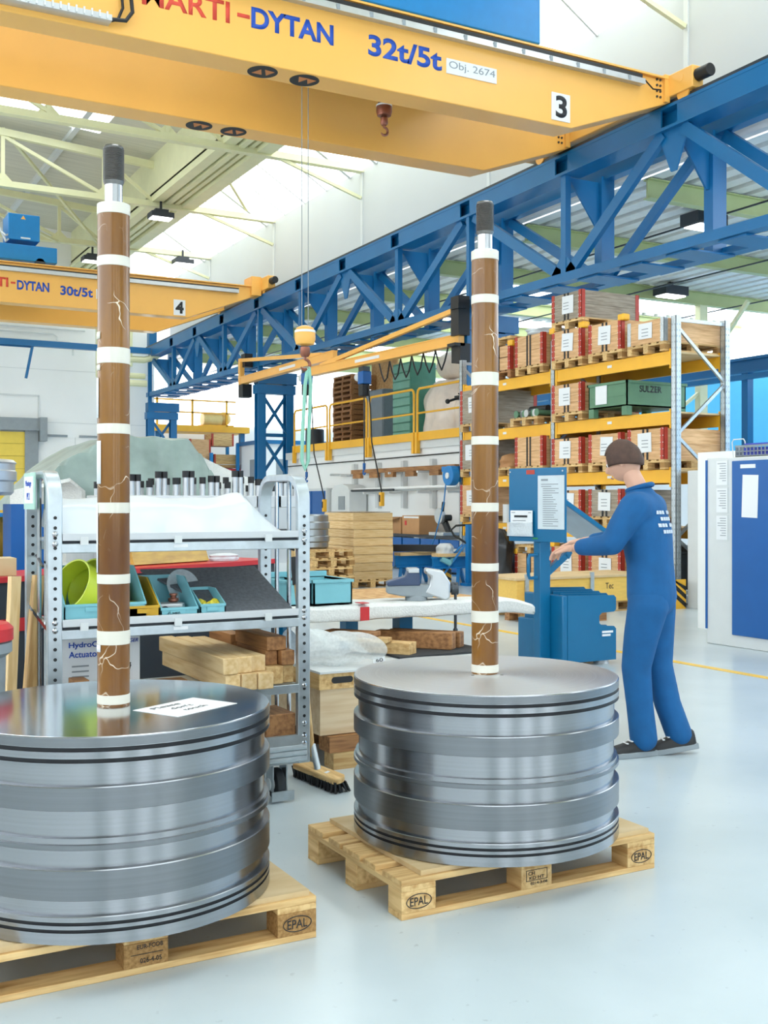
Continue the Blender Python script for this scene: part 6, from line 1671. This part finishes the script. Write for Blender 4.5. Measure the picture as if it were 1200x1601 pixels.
solo('chipboard_sheet', 'pale chipboard sheet lying on the left pallet, under the piston', 'sheet', MB().box(.43, 1.6, 3.455, 4.22, .1445, .163), 'ply')

RP = .545
prof = [(RP-.01,0),(RP,.004),(RP,.0395),(RP-.018,.04),(RP-.018,.0495),(RP,.05),(RP,.0615),(RP-.018,.062),(RP-.018,.0715),(RP,.072),(RP,.086),(RP-.002,.088),
        (RP-.018,.089),(RP-.02,.133),(RP-.003,.135),(RP,.137),(RP,.226),(RP-.003,.229),(RP-.02,.231),(RP-.02,.286),(RP-.003,.288),(RP,.29),(RP,.304),(RP-.007,.306),(RP-.007,.323),(RP-.02,.325),(RP-.02,.404),(RP-.003,.407),(RP,.409),
        (RP,.477),(RP-.003,.48),(RP-.018,.482),(RP-.018,.55),(RP-.002,.5505),(RP,.551),(RP,.5525),(RP-.018,.553),(RP-.018,.565),(RP,.5655),(RP,.5865),(RP-.018,.587),(RP-.018,.599),(RP,.5995),(RP,.629),(RP-.003,.632)]
crown = [(RP-.003,.6319),(RP-.0035,.633),(.3,.6331),(.06,.6331)]
ROD = .0555
bands = [(2.512,2.55),(2.33,2.365),(1.99,2.045),(1.745,1.78),(1.468,1.505),(1.222,1.255),(1.01,1.058),(.803,.835)]
def piston(label, loc, top):
    t = thing('piston_with_rod', label, 'piston', loc, 0)
    z0 = loc[2]
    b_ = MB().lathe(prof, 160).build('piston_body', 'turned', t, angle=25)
    for za, zb2 in ((.1365,.2265),(.2895,.3045),(.4085,.4775)):
        MB().lathe([(RP-.004,za),(RP+.0006,za+.0004),(RP+.0006,zb2-.0004),(RP-.004,zb2)], 160).build('bearing_band', 'band', t, angle=25)
    MB().lathe([(RP-.005,.601),(RP+.0006,.6015),(RP+.0006,.6275),(RP-.005,.628)], 160).build('bearing_band', 'band', t, angle=25)
    MB().lathe(crown, 160).build('piston_crown', top, t, angle=25)
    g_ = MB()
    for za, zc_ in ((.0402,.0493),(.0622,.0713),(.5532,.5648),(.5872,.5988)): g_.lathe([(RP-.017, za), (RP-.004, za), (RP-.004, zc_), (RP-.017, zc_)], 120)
    g_.build('groove_shade_fill', 'ring', b_)  # black fill stands in for the shade inside the empty grooves
    MB().cyl((0,0,.633),(0,0,2.535-z0),ROD,56).build('wrapped_rod', 'amber', t)
    for k, (a, c_) in enumerate(bands):
        MB().lathe([(ROD+.0004, a-z0),(ROD+.0016, a-z0+.001),(ROD+.0016, c_-z0-.001),(ROD+.0004, c_-z0)], 56).build('tape_band', 'tape', t)
    MB().cyl((0,0,2.53-z0),(0,0,2.625-z0),.031,40).build('rod_neck', 'chrome', t)
    pr_ = [(.031,2.618-z0),(.036,2.63-z0)]; z = 2.632
    while z < 2.745:
        pr_ += [(.0368,z-z0),(.0335,z+.0028-z0)]; z += .0056
    pr_ += [(.035,2.75-z0),(.032,2.756-z0)]
    MB().lathe(pr_, 48).build('threaded_end', 'thread', t, angle=20)
    return t
pl_ = piston('steel piston at the left edge with a paper on top and a tagged brown rod', (1.02, 3.835, .1635), 'polished')
pr_t = piston('steel piston right of centre on its own pallet with a wrapped brown rod', (2.563, 3.80, .1635), 'faced')
# film tuft at the right rod top, tags on the left rod
q = lump(0, 0, ROD*.95, ROD*.95, .03, .45, 41); o = q.build('film_tuft', 'bubble' if False else 'sheet', pr_t); o.location = (0, 0, 2.53-.1635)
def rod_tag(parent, ang0, ang1, z0, z1, m='paper'):
    q = MB(); N = 10; r_ = ROD+.0025; zz = parent.location[2]
    q.grid(lambda u, v: (r_*math.cos(R(ang0+(ang1-ang0)*u)), r_*math.sin(R(ang0+(ang1-ang0)*u)), z0+(z1-z0)*v-zz), N, 2)
    return q.build('label_tag', m, parent, solid=.0008)
CAM_L = math.degrees(math.atan2(-3.835, -1.02)); CAM_R = math.degrees(math.atan2(-3.8, -2.563))
rod_tag(pl_, CAM_L-78, CAM_L-48, 1.57, 1.72)
rod_tag(pl_, CAM_L-88, CAM_L-62, 1.8, 1.94); rod_tag(pl_, CAM_L-88, CAM_L-66, 1.26, 1.5); rod_tag(pl_, CAM_L-80, CAM_L-50, .985, 1.01)
rod_tag(pl_, CAM_L-85, CAM_L-52, 2.075, 2.1, 'tape'); rod_tag(pl_, CAM_L-85, CAM_L-52, 1.965, 1.985, 'tape')
rod_tag(pr_t, CAM_R-100, CAM_R-80, 1.55, 1.7)
q = MB()
for k, a in enumerate((20, 95, 200, 290)): q.cyl((.085*math.cos(R(a)), .085*math.sin(R(a)), .6325), (.085*math.cos(R(a)), .085*math.sin(R(a)), .6338), .007, 12)
q.build('tapped_holes', 'black', pr_t)
# hand-written notice on the left piston
n_ = thing('paper_notice', 'white paper reading Please don\'t touch, lying on the left piston', 'paper', (1.225, 3.66, .7972), R(8))
MB().box(-.105, .105, -.1485, .1485, 0, .0006).build('sheet', 'paper', n_)
n_.rotation_euler = (0, 0, R(-62))
for s_, w_, y_, x_ in (('Please', .13, .05, -.1), ('don\'t', .1, .0, -.06), ('touch', .11, -.05, -.05)):
    o = text(s_, w_, .027, (0, 0, .0012), (0, 0, R(90)), 'ink', n_, depth=.0004)
    o.location = (-y_-.0, x_, .0012)
